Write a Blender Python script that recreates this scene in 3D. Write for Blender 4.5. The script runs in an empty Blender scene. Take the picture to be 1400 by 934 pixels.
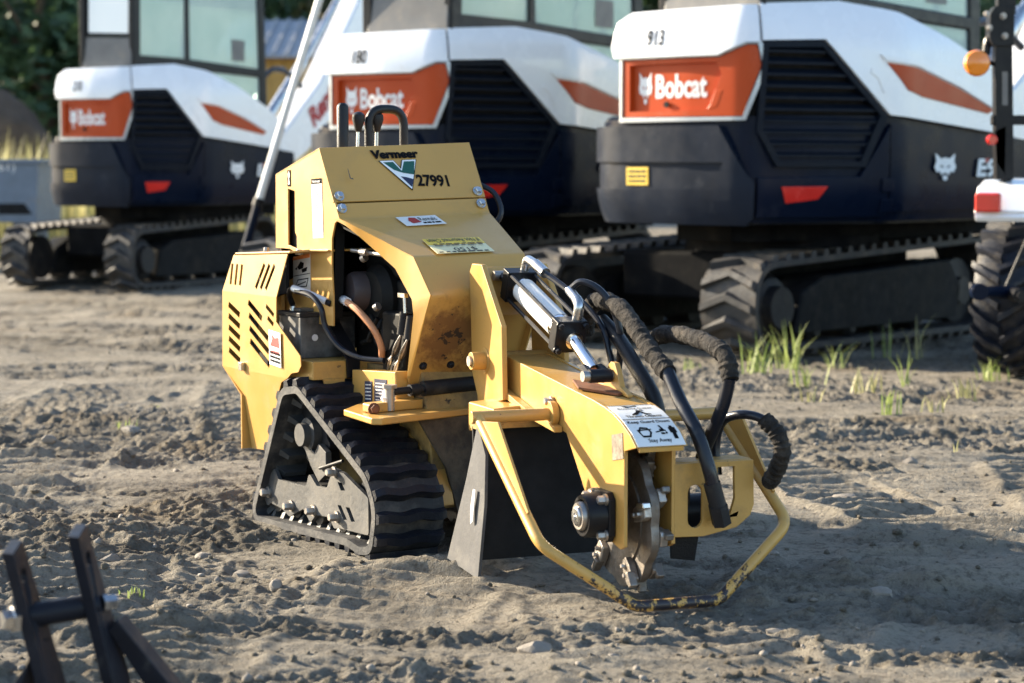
import bpy, bmesh, math, random
import numpy as np
from mathutils import Vector, Matrix
from mathutils.geometry import tessellate_polygon
rnd = random.Random(7)
S = bpy.context.scene
COL = S.collection
R = math.radians

# ------------------------------------------------------------------ camera, sky, sun, exposure
cam = bpy.data.cameras.new('camera')
cam.lens = 72; cam.sensor_width = 36; cam.clip_start = 0.1; cam.clip_end = 2000
cam.dof.use_dof = True; cam.dof.focus_distance = 5.65; cam.dof.aperture_fstop = 3.6
co = bpy.data.objects.new('camera', cam); COL.objects.link(co)
co.location = (0, 0, 1.05); co.rotation_euler = (R(90 - 4.6757), 0, 0)
S.camera = co
SUN_EL, SUN_AZ = 21.0, (-0.87, 0.50)         # towards the sun, on the ground plane
az = math.atan2(SUN_AZ[0], SUN_AZ[1])         # clockwise from +Y
w = bpy.data.worlds.new('World'); S.world = w; w.use_nodes = True
wn = w.node_tree.nodes; wl = w.node_tree.links
sky = wn.new('ShaderNodeTexSky'); sky.sky_type = 'NISHITA'; sky.sun_disc = False
sky.sun_elevation = R(SUN_EL); sky.sun_rotation = az
wn['Background'].inputs['Strength'].default_value = 0.11
sky.air_density = 1.0; sky.dust_density = 0.7; sky.ozone_density = 1.4
wl.new(sky.outputs[0], wn['Background'].inputs['Color'])
sl = bpy.data.lights.new('sun', 'SUN'); sl.energy = 5.0; sl.angle = R(0.5); sl.color = (1.0, 0.86, 0.65)
so = bpy.data.objects.new('sun', sl); COL.objects.link(so)
so.rotation_euler = Vector((-SUN_AZ[0], -SUN_AZ[1], -math.tan(R(SUN_EL)))).to_track_quat('-Z', 'Y').to_euler()
S.view_settings.view_transform = 'Standard'; S.view_settings.look = 'None'
S.view_settings.exposure = 1.75; S.view_settings.gamma = 1

# ------------------------------------------------------------------ materials
def nd(t, kind, **kw):
    n = t.nodes.new(kind)
    for k, v in kw.items():
        if k in n.inputs.keys(): n.inputs[k].default_value = v
        else: setattr(n, k, v)
    return n

def rgba(c): return (c[0], c[1], c[2], 1)

def ramp(t, src, stops):
    r = t.nodes.new('ShaderNodeValToRGB')
    el = r.color_ramp.elements
    while len(el) < len(stops): el.new(0.5)
    for e, (p, c) in zip(el, stops):
        e.position = p; e.color = rgba(c) if isinstance(c, tuple) else (c, c, c, 1)
    t.links.new(src, r.inputs[0]); return r.outputs[0]

def mix(t, fac, a, b):
    m = t.nodes.new('ShaderNodeMix'); m.data_type = 'RGBA'
    for sock, v in ((m.inputs[0], fac), (m.inputs[6], a), (m.inputs[7], b)):
        if hasattr(v, 'links'): t.links.new(v, sock)
        elif isinstance(v, tuple): sock.default_value = rgba(v)
        else: sock.default_value = v
    return m.outputs[2]

def math_(t, op, a, b=0.0, clamp=False):
    m = t.nodes.new('ShaderNodeMath'); m.operation = op; m.use_clamp = clamp
    for sock, v in ((m.inputs[0], a), (m.inputs[1], b)):
        if hasattr(v, 'links'): t.links.new(v, sock)
        else: sock.default_value = v
    return m.outputs[0]

def noise(t, co_, scale, detail=4, rough=0.55):
    n = nd(t, 'ShaderNodeTexNoise', Scale=scale, Detail=detail, Roughness=rough)
    t.links.new(co_, n.inputs['Vector']); return n.outputs['Fac']

def material(name, col, rough=0.5, metal=0.0, var=0.10, vscale=6.0, dirt=None, chips=None, bump=0.0, bscale=60.0, coat=0.0, stain=None, spec=0.5):
    """procedural surface: base colour, soft variation, dust / dirt in noise patches, paint chips, fine relief.
    stain: (colour, box centre, box size) a rust patch with a shape of its own in the object's coordinates"""
    m = bpy.data.materials.new(name); m.use_nodes = True; t = m.node_tree
    p = t.nodes['Principled BSDF']
    tc = t.nodes.new('ShaderNodeTexCoord').outputs['Object']
    n1 = noise(t, tc, vscale, 5)
    lo = tuple(c * (1 - var) for c in col); hi = tuple(min(1, c * (1 + var)) for c in col)
    c = ramp(t, n1, [(0.3, lo), (0.7, hi)])
    rg = ramp(t, noise(t, tc, vscale * 3, 4), [(0.3, max(0.02, rough - 0.08)), (0.7, min(1, rough + 0.10))])
    if dirt:
        dc, amt, dsc = dirt
        f = ramp(t, noise(t, tc, dsc, 8, 0.68), [(0.62 - amt * 0.35, 0.0), (0.80 - amt * 0.25, min(1.0, 0.45 + amt * 0.5))])
        c = mix(t, f, c, dc)
        rg = mix(t, f, rg, (0.85, 0.85, 0.85))
    if chips:
        cc, thr, csc = chips
        f = ramp(t, noise(t, tc, csc, 6, 0.7), [(thr, 0.0), (thr + 0.025, 1.0)])
        c = mix(t, f, c, cc)
    if stain:
        sc_, ctr, size = stain
        sx = t.nodes.new('ShaderNodeVectorMath'); sx.operation = 'SUBTRACT'; t.links.new(tc, sx.inputs[0]); sx.inputs[1].default_value = ctr
        sd = t.nodes.new('ShaderNodeVectorMath'); sd.operation = 'DIVIDE'; t.links.new(sx.outputs[0], sd.inputs[0]); sd.inputs[1].default_value = size
        ln = t.nodes.new('ShaderNodeVectorMath'); ln.operation = 'LENGTH'; t.links.new(sd.outputs[0], ln.inputs[0])
        d = math_(t, 'SUBTRACT', 1.0, ln.outputs['Value'])
        d = math_(t, 'ADD', d, math_(t, 'MULTIPLY', math_(t, 'SUBTRACT', noise(t, tc, 18, 8, 0.7), 0.5), 2.0))
        f = ramp(t, d, [(0.12, 0.0), (0.62, 0.9)])
        c = mix(t, f, c, sc_)
        d2 = math_(t, 'ADD', math_(t, 'SUBTRACT', 0.75, ln.outputs['Value']), math_(t, 'MULTIPLY', math_(t, 'SUBTRACT', noise(t, tc, 33, 4, 0.6), 0.5), 3.4))
        c = mix(t, ramp(t, d2, [(0.66, 0.0), (0.76, 0.92)]), c, (0.03, 0.018, 0.012))
        rg = mix(t, f, rg, (0.8, 0.8, 0.8))
    t.links.new(c, p.inputs['Base Color']); t.links.new(rg, p.inputs['Roughness'])
    p.inputs['Metallic'].default_value = metal; p.inputs['Coat Weight'].default_value = coat
    p.inputs['Specular IOR Level'].default_value = spec
    if bump:
        b = nd(t, 'ShaderNodeBump', Strength=bump, Distance=0.01)
        t.links.new(noise(t, tc, bscale, 5, 0.6), b.inputs['Height']); t.links.new(b.outputs[0], p.inputs['Normal'])
    return m

M = {}
DUST = (0.27, 0.225, 0.165)
YEL = (0.52, 0.288, 0.070)
M['yellow'] = material('yellow_paint', YEL, 0.38, var=0.05, vscale=3, dirt=((0.34, 0.215, 0.085), 0.26, 8), chips=((0.06, 0.035, 0.02), 0.685, 56), bump=0.07, bscale=8, coat=0.15)
M['yellow_hood'] = material('yellow_hood_paint', YEL, 0.40, var=0.08, vscale=2.2, dirt=((0.37, 0.225, 0.075), 0.22, 6), chips=((0.07, 0.04, 0.02), 0.715, 46), bump=0.06, bscale=8, coat=0.15,
                            stain=((0.17, 0.075, 0.022), (0.36, -0.13, 0.585), (0.30, 0.17, 0.135)))
M['yellow_worn'] = material('worn_yellow_paint', (0.52, 0.29, 0.07), 0.45, var=0.10, vscale=5, dirt=((0.24, 0.15, 0.06), 0.32, 10), chips=((0.035, 0.025, 0.02), 0.655, 30), bump=0.08, bscale=60)
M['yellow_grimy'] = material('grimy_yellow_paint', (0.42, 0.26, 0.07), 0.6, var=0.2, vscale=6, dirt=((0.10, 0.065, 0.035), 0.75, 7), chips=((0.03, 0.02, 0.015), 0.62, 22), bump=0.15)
def guard_mat():
    m = material('guard_rail_paint', (0.52, 0.30, 0.075), 0.42, var=0.08, vscale=5, dirt=((0.30, 0.20, 0.09), 0.2, 14), bump=0.05)
    t = m.node_tree; p = t.nodes['Principled BSDF']; src = p.inputs['Base Color'].links[0].from_socket
    tc = t.nodes.new('ShaderNodeTexCoord').outputs['Object']
    sx = t.nodes.new('ShaderNodeSeparateXYZ'); t.links.new(tc, sx.inputs[0])
    wear = math_(t, 'MULTIPLY', math_(t, 'SUBTRACT', 0.17, sx.outputs['Z']), 1.5)     # paint rubbed off where the rail drags on the ground
    f = ramp(t, math_(t, 'ADD', noise(t, tc, 42, 7, 0.75), wear), [(0.665, 0.0), (0.70, 1.0)])
    t.links.new(mix(t, f, src, (0.022, 0.017, 0.02)), p.inputs['Base Color'])
    return m
M['guard'] = guard_mat()
M['black'] = material('black_paint', (0.011, 0.011, 0.013), 0.38, var=0.2, dirt=((0.07, 0.06, 0.05), 0.10, 14), spec=0.22)
M['black_dusty'] = material('dusty_black_steel', (0.014, 0.014, 0.016), 0.55, var=0.25, dirt=((0.10, 0.085, 0.065), 0.30, 9), bump=0.1, spec=0.3)
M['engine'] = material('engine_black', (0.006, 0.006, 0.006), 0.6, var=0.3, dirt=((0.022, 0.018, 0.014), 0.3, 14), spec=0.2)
M['rubber'] = material('track_rubber', (0.011, 0.013, 0.020), 0.45, var=0.25, vscale=14, dirt=((0.12, 0.098, 0.07), 0.33, 8), bump=0.25, bscale=90, spec=0.25)
M['rubber_edge'] = material('dusty_belt_rubber', (0.020, 0.021, 0.025), 0.6, var=0.3, vscale=16, dirt=((0.16, 0.145, 0.125), 0.42, 10), bump=0.2, bscale=90)
M['lug_dusty'] = material('dusty_lug_rubber', (0.022, 0.022, 0.024), 0.65, var=0.3, vscale=8, dirt=((0.15, 0.12, 0.09), 0.40, 6), bump=0.25, bscale=50)
M['grip'] = material('rubber_grip', (0.008, 0.008, 0.010), 0.42, bump=0.25, bscale=220, spec=0.35)
M['hose'] = material('hydraulic_hose', (0.008, 0.010, 0.017), 0.32, var=0.2, dirt=((0.10, 0.09, 0.07), 0.05, 20), spec=0.4)
M['sleeve'] = material('nylon_hose_sleeve', (0.016, 0.014, 0.013), 0.85, var=0.35, vscale=25, dirt=((0.085, 0.070, 0.055), 0.42, 18), bump=1.0, bscale=90, spec=0.25)
M['steel'] = material('bare_steel', (0.55, 0.55, 0.55), 0.28, 1.0, var=0.15, vscale=12)
M['chrome'] = material('chromed_rod', (0.80, 0.80, 0.82), 0.10, 1.0, var=0.03)
M['silver'] = material('silver_decal', (0.72, 0.73, 0.75), 0.35, 0.2, var=0.05)
M['cast'] = material('worn_cutter_steel', (0.20, 0.18, 0.16), 0.45, 0.7, var=0.3, vscale=20, dirt=((0.16, 0.115, 0.075), 0.45, 12), bump=0.25, bscale=80)
M['frame_grey'] = material('dirty_grey_steel', (0.065, 0.065, 0.066), 0.6, 0.2, var=0.25, vscale=8, dirt=((0.20, 0.18, 0.15), 0.42, 6), bump=0.15)
M['bolt'] = material('zinc_bolt', (0.40, 0.37, 0.34), 0.42, 0.8, var=0.2, vscale=30, dirt=((0.20, 0.13, 0.08), 0.35, 30))
M['flap'] = material('rubber_flap', (0.062, 0.062, 0.066), 0.65, var=0.22, vscale=9, dirt=((0.19, 0.175, 0.15), 0.32, 5), bump=0.12)
M['copper'] = material('copper_cable', (0.55, 0.25, 0.12), 0.45, var=0.15, dirt=((0.1, 0.05, 0.03), 0.2, 30))
M['white_label'] = material('white_sticker', (0.74, 0.73, 0.70), 0.5, var=0.05, dirt=((0.45, 0.38, 0.28), 0.12, 18))
M['yellow_label'] = material('yellow_sticker', (0.82, 0.55, 0.06), 0.45, var=0.06)
M['pale_label'] = material('pale_sticker', (0.75, 0.66, 0.38), 0.5, var=0.05)
M['ink'] = material('black_ink', (0.010, 0.010, 0.011), 0.8, spec=0.05)
M['ink_grey'] = material('grey_ink', (0.09, 0.09, 0.09), 0.8, spec=0.05)
M['ink_red'] = material('red_ink', (0.36, 0.02, 0.02), 0.5)
M['ink_green'] = material('green_ink', (0.008, 0.085, 0.060), 0.45)
M['ink_navy'] = material('navy_ink', (0.015, 0.022, 0.06), 0.45)
M['ink_orange'] = material('orange_ink', (0.75, 0.22, 0.04), 0.5)
M['white_print'] = material('white_print', (0.80, 0.80, 0.80), 0.45)
M['white'] = material('white_machine_paint', (0.80, 0.82, 0.86), 0.25, var=0.02, vscale=2, dirt=((0.52, 0.47, 0.40), 0.06, 5), coat=0.5)
M['orange'] = material('orange_machine_paint', (0.44, 0.058, 0.010), 0.35, var=0.06, vscale=2, dirt=((0.36, 0.12, 0.06), 0.05, 5), spec=0.2)
M['navy'] = material('navy_machine_paint', (0.0030, 0.007, 0.020), 0.30, var=0.15, vscale=2, dirt=((0.03, 0.036, 0.05), 0.06, 5), spec=0.10)
M['charcoal'] = material('charcoal_casting', (0.013, 0.018, 0.030), 0.42, var=0.18, vscale=4, dirt=((0.075, 0.08, 0.09), 0.14, 5), bump=0.05, spec=0.10, chips=((0.16, 0.16, 0.17), 0.71, 22))
M['grille'] = material('black_grille_plastic', (0.005, 0.008, 0.015), 0.45, var=0.1, dirt=((0.03, 0.03, 0.03), 0.12, 5), spec=0.12)
M['underside'] = material('shade_black_underside', (0.007, 0.0075, 0.009), 0.7, var=0.3, dirt=((0.03, 0.026, 0.02), 0.3, 6), spec=0.05)  # near-black colour paints in the shade beneath the diggers
M['frame_black'] = material('dusty_black_frame', (0.008, 0.009, 0.011), 0.6, var=0.3, dirt=((0.05, 0.043, 0.034), 0.35, 5), spec=0.1)
M['void'] = material('radiator_and_shade_black', (0.006, 0.006, 0.007), 0.9)
M['trim'] = material('silver_trim', (0.42, 0.44, 0.47), 0.3, 0.4, var=0.03)
M['red_lens'] = material('red_reflector', (0.62, 0.025, 0.018), 0.2, var=0.1, coat=0.6)
M['amber'] = material('amber_lens', (0.85, 0.24, 0.01), 0.18, var=0.1, coat=0.8)
M['cab_grey'] = material('cab_rear_panel', (0.14, 0.135, 0.13), 0.45, var=0.15, dirt=(DUST, 0.2, 6))
M['ochre_wall'] = material('ochre_boarding', (0.42, 0.25, 0.07), 0.7, var=0.12)
M['tin'] = material('tin_roof', (0.27, 0.28, 0.30), 0.6, 0.0, var=0.1)
M['slate_steel'] = material('blue_grey_steel', (0.13, 0.17, 0.23), 0.45, var=0.12, dirt=((0.25, 0.22, 0.19), 0.2, 5))
M['pole_white'] = material('pole_white', (0.74, 0.75, 0.76), 0.35, var=0.08, vscale=3)
M['bark'] = material('bark', (0.09, 0.065, 0.045), 0.9, var=0.3, bump=0.4, bscale=20)
M['mound'] = material('brown_earth', (0.085, 0.055, 0.034), 0.9, var=0.3, vscale=2, bump=0.6, bscale=6)
M['stone'] = material('field_stone', (0.21, 0.185, 0.155), 0.85, var=0.25, vscale=14, bump=0.4, bscale=60)
def leafy(name, a, b):
    m = bpy.data.materials.new(name); m.use_nodes = True; t = m.node_tree; p = t.nodes['Principled BSDF']
    g = t.nodes.new('ShaderNodeNewGeometry'); c = ramp(t, g.outputs['Random Per Island'], [(0.0, a), (1.0, b)])
    t.links.new(c, p.inputs['Base Color']); p.inputs['Roughness'].default_value = 0.6
    tr = t.nodes.new('ShaderNodeBsdfTranslucent'); t.links.new(c, tr.inputs['Color'])
    ms = t.nodes.new('ShaderNodeMixShader'); ms.inputs[0].default_value = 0.35
    t.links.new(p.outputs[0], ms.inputs[1]); t.links.new(tr.outputs[0], ms.inputs[2])
    t.links.new(ms.outputs[0], t.nodes['Material Output'].inputs['Surface']); return m
M['leaf_dark'] = leafy('dark_leaves', (0.028, 0.060, 0.026), (0.080, 0.130, 0.052))
M['leaf_olive'] = leafy('olive_leaves', (0.05, 0.065, 0.02), (0.15, 0.14, 0.04))
M['dry_grass'] = leafy('tall_dry_grass', (0.30, 0.30, 0.12), (0.58, 0.52, 0.26))
M['weed'] = leafy('green_weed', (0.13, 0.20, 0.04), (0.38, 0.44, 0.14))
M['weed_dry'] = leafy('faded_weed', (0.24, 0.25, 0.10), (0.50, 0.46, 0.22))
def glass_mat():
    m = bpy.data.materials.new('dusty_sky_tone_glass'); m.use_nodes = True; t = m.node_tree; p = t.nodes['Principled BSDF']
    tc = t.nodes.new('ShaderNodeTexCoord').outputs['Object']
    c = ramp(t, noise(t, tc, 2.5, 4), [(0.3, (0.66, 0.80, 0.76)), (0.7, (0.80, 0.90, 0.86))])  # pale base colour: dust plus bright sky painted into the panes
    t.links.new(c, p.inputs['Base Color']); p.inputs['Roughness'].default_value = 0.12
    tr = nd(t, 'ShaderNodeBsdfTransparent', Color=(0.64, 0.74, 0.72, 1)); ms = t.nodes.new('ShaderNodeMixShader'); ms.inputs[0].default_value = 0.42
    t.links.new(tr.outputs[0], ms.inputs[1]); t.links.new(p.outputs[0], ms.inputs[2])
    t.links.new(ms.outputs[0], t.nodes['Material Output'].inputs['Surface']); return m
M['glass'] = glass_mat()
def ground_mat():
    m = bpy.data.materials.new('dry_packed_soil'); m.use_nodes = True; t = m.node_tree; p = t.nodes['Principled BSDF']
    tc = t.nodes.new('ShaderNodeTexCoord').outputs['Object']
    big = noise(t, tc, 0.55, 5); mid = noise(t, tc, 3.2, 7, 0.65); fine = noise(t, tc, 38, 6, 0.7)
    c = ramp(t, mid, [(0.25, (0.105, 0.091, 0.070)), (0.50, (0.215, 0.190, 0.150)), (0.76, (0.400, 0.358, 0.288))])
    c = mix(t, ramp(t, big, [(0.45, 0.0), (0.62, 0.55)]), c, (0.330, 0.305, 0.262))           # greyer, siltier patches
    c = mix(t, ramp(t, noise(t, tc, 1.3, 5), [(0.56, 0.0), (0.72, 0.6)]), c, (0.250, 0.178, 0.098))  # browner, damp sand
    at_ = t.nodes.new('ShaderNodeAttribute'); at_.attribute_name = 'dry_dust'
    c = mix(t, math_(t, 'MULTIPLY', at_.outputs['Fac'], 0.7), c, (0.400, 0.358, 0.290))
    c = mix(t, ramp(t, fine, [(0.32, 0.75), (0.52, 0.0)]), c, (0.085, 0.072, 0.055))
    c = mix(t, ramp(t, noise(t, tc, 120, 3, 0.6), [(0.64, 0.0), (0.72, 0.55)]), c, (0.40, 0.37, 0.32))
    t.links.new(c, p.inputs['Base Color']); p.inputs['Roughness'].default_value = 0.95; p.inputs['Specular IOR Level'].default_value = 0.15
    h = math_(t, 'ADD', math_(t, 'MULTIPLY', noise(t, tc, 60, 7, 0.7), 1.0), math_(t, 'MULTIPLY', noise(t, tc, 190, 4, 0.6), 0.35))
    b = nd(t, 'ShaderNodeBump', Strength=1.0, Distance=0.034)
    t.links.new(h, b.inputs['Height']); t.links.new(b.outputs[0], p.inputs['Normal'])
    return m
M['soil'] = ground_mat()

# ------------------------------------------------------------------ helpers
def V(*a): return Vector(a[0]) if len(a) == 1 else Vector(a)

class MB:
    def __init__(s): s.v = []; s.f = []
    def add(s, vs, fs):
        o = len(s.v); s.v += [tuple(x) for x in vs]; s.f += [tuple(o + i for i in f) for f in fs]; return s
    def box(s, c, size, rot=None, taper=1.0):
        c = V(c); hx, hy, hz = (x / 2 for x in size); vs = []
        for z in (-1, 1):
            k = taper if z > 0 else 1
            for x, y in ((-1, -1), (1, -1), (1, 1), (-1, 1)): vs.append(Vector((x * hx * k, y * hy * k, z * hz)))
        if rot is not None: vs = [rot @ q for q in vs]
        return s.add([q + c for q in vs], [(3, 2, 1, 0), (4, 5, 6, 7), (0, 1, 5, 4), (1, 2, 6, 5), (2, 3, 7, 6), (3, 0, 4, 7)])
    def prism(s, pts, off, holes=()):
        """pts: 3-D outline; off: vector or list of vectors; holes: 3-D outlines"""
        loops = [[V(p) for p in pts]] + [[V(p) for p in h] for h in holes]
        tri = tessellate_polygon(loops); flat = [p for l in loops for p in l]; n = len(flat); off = V(off)
        vs = flat + [p + off for p in flat]
        fs = [tuple(t) for t in tri] + [tuple(n + i for i in reversed(t)) for t in tri]
        k = 0
        for l in loops:
            m = len(l)
            for i in range(m): a, b = k + i, k + (i + 1) % m; fs.append((a, b, n + b, n + a))
            k += m
        return s.add(vs, fs)
    def cyl(s, a, b, r0, r1=None, seg=20, caps=True):
        return s.lathe(a, V(b) - V(a), [(0, r0), (1, r0 if r1 is None else r1)], seg, caps)
    def lathe(s, a, axis, prof, seg=24, caps=True):
        """prof: (t along axis in fractions of axis, radius)"""
        a = V(a); ax = V(axis); d = ax.normalized(); u = d.orthogonal().normalized(); v = d.cross(u); vs = []; fs = []
        for t, r in prof:
            for i in range(seg):
                q = 2 * math.pi * i / seg; vs.append(a + ax * t + (u * math.cos(q) + v * math.sin(q)) * r)
        m = len(prof)
        for j in range(m - 1):
            for i in range(seg): i2 = (i + 1) % seg; fs.append((j * seg + i, j * seg + i2, (j + 1) * seg + i2, (j + 1) * seg + i))
        if caps: fs.append(tuple(range(seg))[::-1]); fs.append(tuple((m - 1) * seg + i for i in range(seg)))
        return s.add(vs, fs)
    def tube(s, path, r, seg=12, closed=False):
        P = [V(p) for p in path]; n = len(P); rr = r if isinstance(r, (list, tuple)) else [r] * n
        vs = []; fs = []; u = None
        for i in range(n):
            if closed: d = (P[(i + 1) % n] - P[i - 1])
            else: d = P[min(i + 1, n - 1)] - P[max(i - 1, 0)]
            d.normalize()
            u = d.orthogonal().normalized() if u is None else (u - d * u.dot(d)).normalized()
            v = d.cross(u)
            for k in range(seg):
                q = 2 * math.pi * k / seg; vs.append(P[i] + (u * math.cos(q) + v * math.sin(q)) * rr[i])
        m = n if closed else n - 1
        for i in range(m):
            j = (i + 1) % n
            for k in range(seg): k2 = (k + 1) % seg; fs.append((i * seg + k, i * seg + k2, j * seg + k2, j * seg + k))
        if not closed: fs.append(tuple(range(seg))[::-1]); fs.append(tuple((n - 1) * seg + k for k in range(seg)))
        return s.add(vs, fs)
    def strip(s, A, Bq, off):
        """a bent sheet between two polylines, thickened by off"""
        n = len(A); off = V(off); vs = [V(p) for p in A] + [V(p) for p in Bq]; vs += [p + off for p in vs]; fs = []
        for i in range(n - 1):
            fs.append((i, i + 1, n + i + 1, n + i)); fs.append((2 * n + i, 3 * n + i, 3 * n + i + 1, 2 * n + i + 1))
            fs.append((i, 2 * n + i, 2 * n + i + 1, i + 1)); fs.append((n + i, n + i + 1, 3 * n + i + 1, 3 * n + i))
        for i in (0, n - 1): fs.append((i, n + i, 3 * n + i, 2 * n + i))
        return s.add(vs, fs)
    def xf(s, mat): s.v = [tuple(mat @ V(p)) for p in s.v]; return s
    def fn(s, f): s.v = [tuple(f(V(p))) for p in s.v]; return s

def mesh(name, mb, ang=35, flat=False):
    me = bpy.data.meshes.new(name); me.from_pydata(mb.v, [], mb.f); me.validate()
    bm = bmesh.new(); bm.from_mesh(me)
    bmesh.ops.recalc_face_normals(bm, faces=bm.faces)
    if not flat:
        for f in bm.faces: f.smooth = True
        ca = R(ang)
        for e in bm.edges:
            if len(e.link_faces) == 2 and e.calc_face_angle(0) > ca: e.smooth = False
    bm.to_mesh(me); bm.free(); return me

def put(name, me, mat, parent=None):
    o = bpy.data.objects.new(name, me); COL.objects.link(o)
    if mat is not None and not me.materials: me.materials.append(M[mat] if isinstance(mat, str) else mat)
    if parent: o.parent = parent
    return o

def obj(name, mb, mat, parent=None, bevel=0, seg=2, ang=35, label=None, flat=False, blim=30):
    o = put(name, mesh(name, mb, ang, flat), mat, parent)
    if bevel:
        b = o.modifiers.new('bevel', 'BEVEL'); b.width = bevel; b.segments = seg; b.limit_method = 'ANGLE'; b.angle_limit = R(blim); b.harden_normals = True
    if label: o['label'] = label
    return o

def thing(name, label, cat, loc=(0, 0, 0), rz=0, group=None):
    o = bpy.data.objects.new(name, None); COL.objects.link(o); o.location = loc; o.rotation_euler = (0, 0, rz); o.empty_display_size = 0.1
    o['label'] = label; o['category'] = cat
    if group: o['group'] = group
    return o

def tag(o, label=None, cat=None, group=None, kind=None):
    if label: o['label'] = label
    if cat: o['category'] = cat
    if group: o['group'] = group
    if kind: o['kind'] = kind
    return o

def smooth_path(pts, n=8):
    P = [V(p) for p in pts]; P = [P[0] * 2 - P[1]] + P + [P[-1] * 2 - P[-2]]; out = []
    for i in range(1, len(P) - 2):
        for k in range(n):
            t = k / n; a, b, c, d = P[i - 1], P[i], P[i + 1], P[i + 2]
            out.append(0.5 * ((2 * b) + (c - a) * t + (2 * a - 5 * b + 4 * c - d) * t * t + (3 * b - a - 3 * c + d) * t ** 3))
    out.append(P[-2]); return out

def fillet(pts, r, n=6, closed=False):
    P = [V(p) for p in pts]; out = [] if closed else [P[0]]; m = len(P)
    for i in (range(m) if closed else range(1, m - 1)):
        a, b, c = P[i - 1], P[i], P[(i + 1) % m]; rr = r[i if closed else i - 1] if isinstance(r, (list, tuple)) else r
        u = (a - b); w_ = (c - b); lu, lw = u.length, w_.length; u.normalize(); w_.normalize()
        th = u.angle(w_); tl = min(rr / max(1e-4, math.tan(th / 2)), lu * 0.49, lw * 0.49)
        p, q = b + u * tl, b + w_ * tl
        for k in range(n + 1):
            t = k / n; out.append(p * (1 - t) ** 2 + b * 2 * t * (1 - t) + q * t * t)
    if not closed: out.append(P[-1])
    return out

def hexbolt(mb, c, axis, r, h):
    c = V(c); a = V(axis).normalized()
    mb.cyl(c, c + a * h * 0.3, r * 1.35, seg=16); mb.lathe(c + a * h * 0.3, a * h, [(0, r), (0.8, r), (1, r * 0.8)], 6)

_tc = {}
def text_verts(body, bold=0.0):
    key = (body, bold)
    if key not in _tc:
        cu = bpy.data.curves.new('t', 'FONT'); cu.body = body; cu.size = 1; cu.offset = bold; cu.fill_mode = 'FRONT'; cu.resolution_u = 3
        o = bpy.data.objects.new('t', cu); COL.objects.link(o)
        me = bpy.data.meshes.new_from_object(o)
        vs = [tuple(v.co) for v in me.vertices]; fs = [tuple(p.vertices) for p in me.polygons]
        bpy.data.objects.remove(o); bpy.data.meshes.remove(me); bpy.data.curves.remove(cu)
        x0 = min(v[0] for v in vs); x1 = max(v[0] for v in vs); y0 = min(v[1] for v in vs); y1 = max(v[1] for v in vs)
        _tc[key] = ([((v[0] - x0) / (x1 - x0), (v[1] - y0) / (y1 - y0)) for v in vs], fs)
    return _tc[key]

def text(mb, body, O, X, Y, bold=0.0, lift=None):
    """flat lettering filling the parallelogram O, X (full width), Y (full height)"""
    vs, fs = text_verts(body, bold); O, X, Y = V(O), V(X), V(Y)
    n = X.cross(Y).normalized() * (0.0016 if lift is None else lift)
    return mb.add([O + X * a + Y * b + n for a, b in vs], fs)

def decal(mb, polys, O, X, Y, lift=0.0016):
    O, X, Y = V(O), V(X), V(Y); n = X.cross(Y).normalized() * lift
    for p in polys:
        outer, holes = (p, []) if not isinstance(p[0][0], tuple) else (p[0], p[1:])
        loops = [[O + X * a + Y * b + n for a, b in l] for l in [outer] + list(holes)]
        tri = tessellate_polygon(loops); mb.add([q for l in loops for q in l], [tuple(t) for t in tri])
    return mb

def plate(mb, O, X, Y, th=0.0012, base=0.0):
    O, X, Y = V(O), V(X), V(Y); n = X.cross(Y).normalized()
    return mb.prism([O + n * base, O + X + n * base, O + X + Y + n * base, O + Y + n * base], n * th)

def scribble(mb, O, X, Y, rows, seed, x0=0.1, x1=0.9, y0=0.1, y1=0.9, h=0.5, lift=0.0016):
    """rows of small print too small to read: broken dashes"""
    rr = random.Random(seed); ps = []
    for i in range(rows):
        y = y1 - (y1 - y0) * (i + 0.5) / rows; dy = (y1 - y0) / rows * h / 2; x = x0
        while x < x1 - 0.02:
            l = rr.uniform(0.05, 0.16); e = min(x1, x + l); ps.append([(x, y - dy), (e, y - dy), (e, y + dy), (x, y + dy)]); x = e + rr.uniform(0.02, 0.05)
    return decal(mb, ps, O, X, Y, lift)

CAT = [([(0.06, 1.0), (0.30, 0.80), (0.5, 0.84), (0.70, 0.80), (0.94, 1.0), (0.90, 0.70), (0.98, 0.50), (0.88, 0.30), (0.74, 0.34), (0.66, 0.20), (0.56, 0.28), (0.44, 0.28), (0.34, 0.20), (0.26, 0.34), (0.12, 0.30), (0.02, 0.50), (0.10, 0.70)],
        [(0.28, 0.58), (0.42, 0.52), (0.42, 0.46), (0.30, 0.50)], [(0.72, 0.58), (0.70, 0.50), (0.58, 0.46), (0.58, 0.52)]),
       [(0.40, 0.16), (0.5, 0.20), (0.60, 0.16), (0.60, 0.06), (0.5, 0.0), (0.40, 0.06)]]

# ------------------------------------------------------------------ the ground: one sheet of rutted soil out to the horizon
_rs = np.random.RandomState(11)
_lat = _rs.rand(16, 256, 256)
def vn(x, y, s, k):
    """smooth value noise, cell size s metres, lattice k, range -1..1"""
    a = x / s + 37.3 * k; b = y / s + 11.7 * k
    i = np.floor(a).astype(int); j = np.floor(b).astype(int); u = a - i; v = b - j
    u = u * u * u * (u * (u * 6 - 15) + 10); v = v * v * v * (v * (v * 6 - 15) + 10)
    L = _lat[k % 16]; i0 = i & 255; i1 = (i + 1) & 255; j0 = j & 255; j1 = (j + 1) & 255
    return 2 * ((L[i0, j0] * (1 - u) + L[i1, j0] * u) * (1 - v) + (L[i0, j1] * (1 - u) + L[i1, j1] * u) * v) - 1

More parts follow.
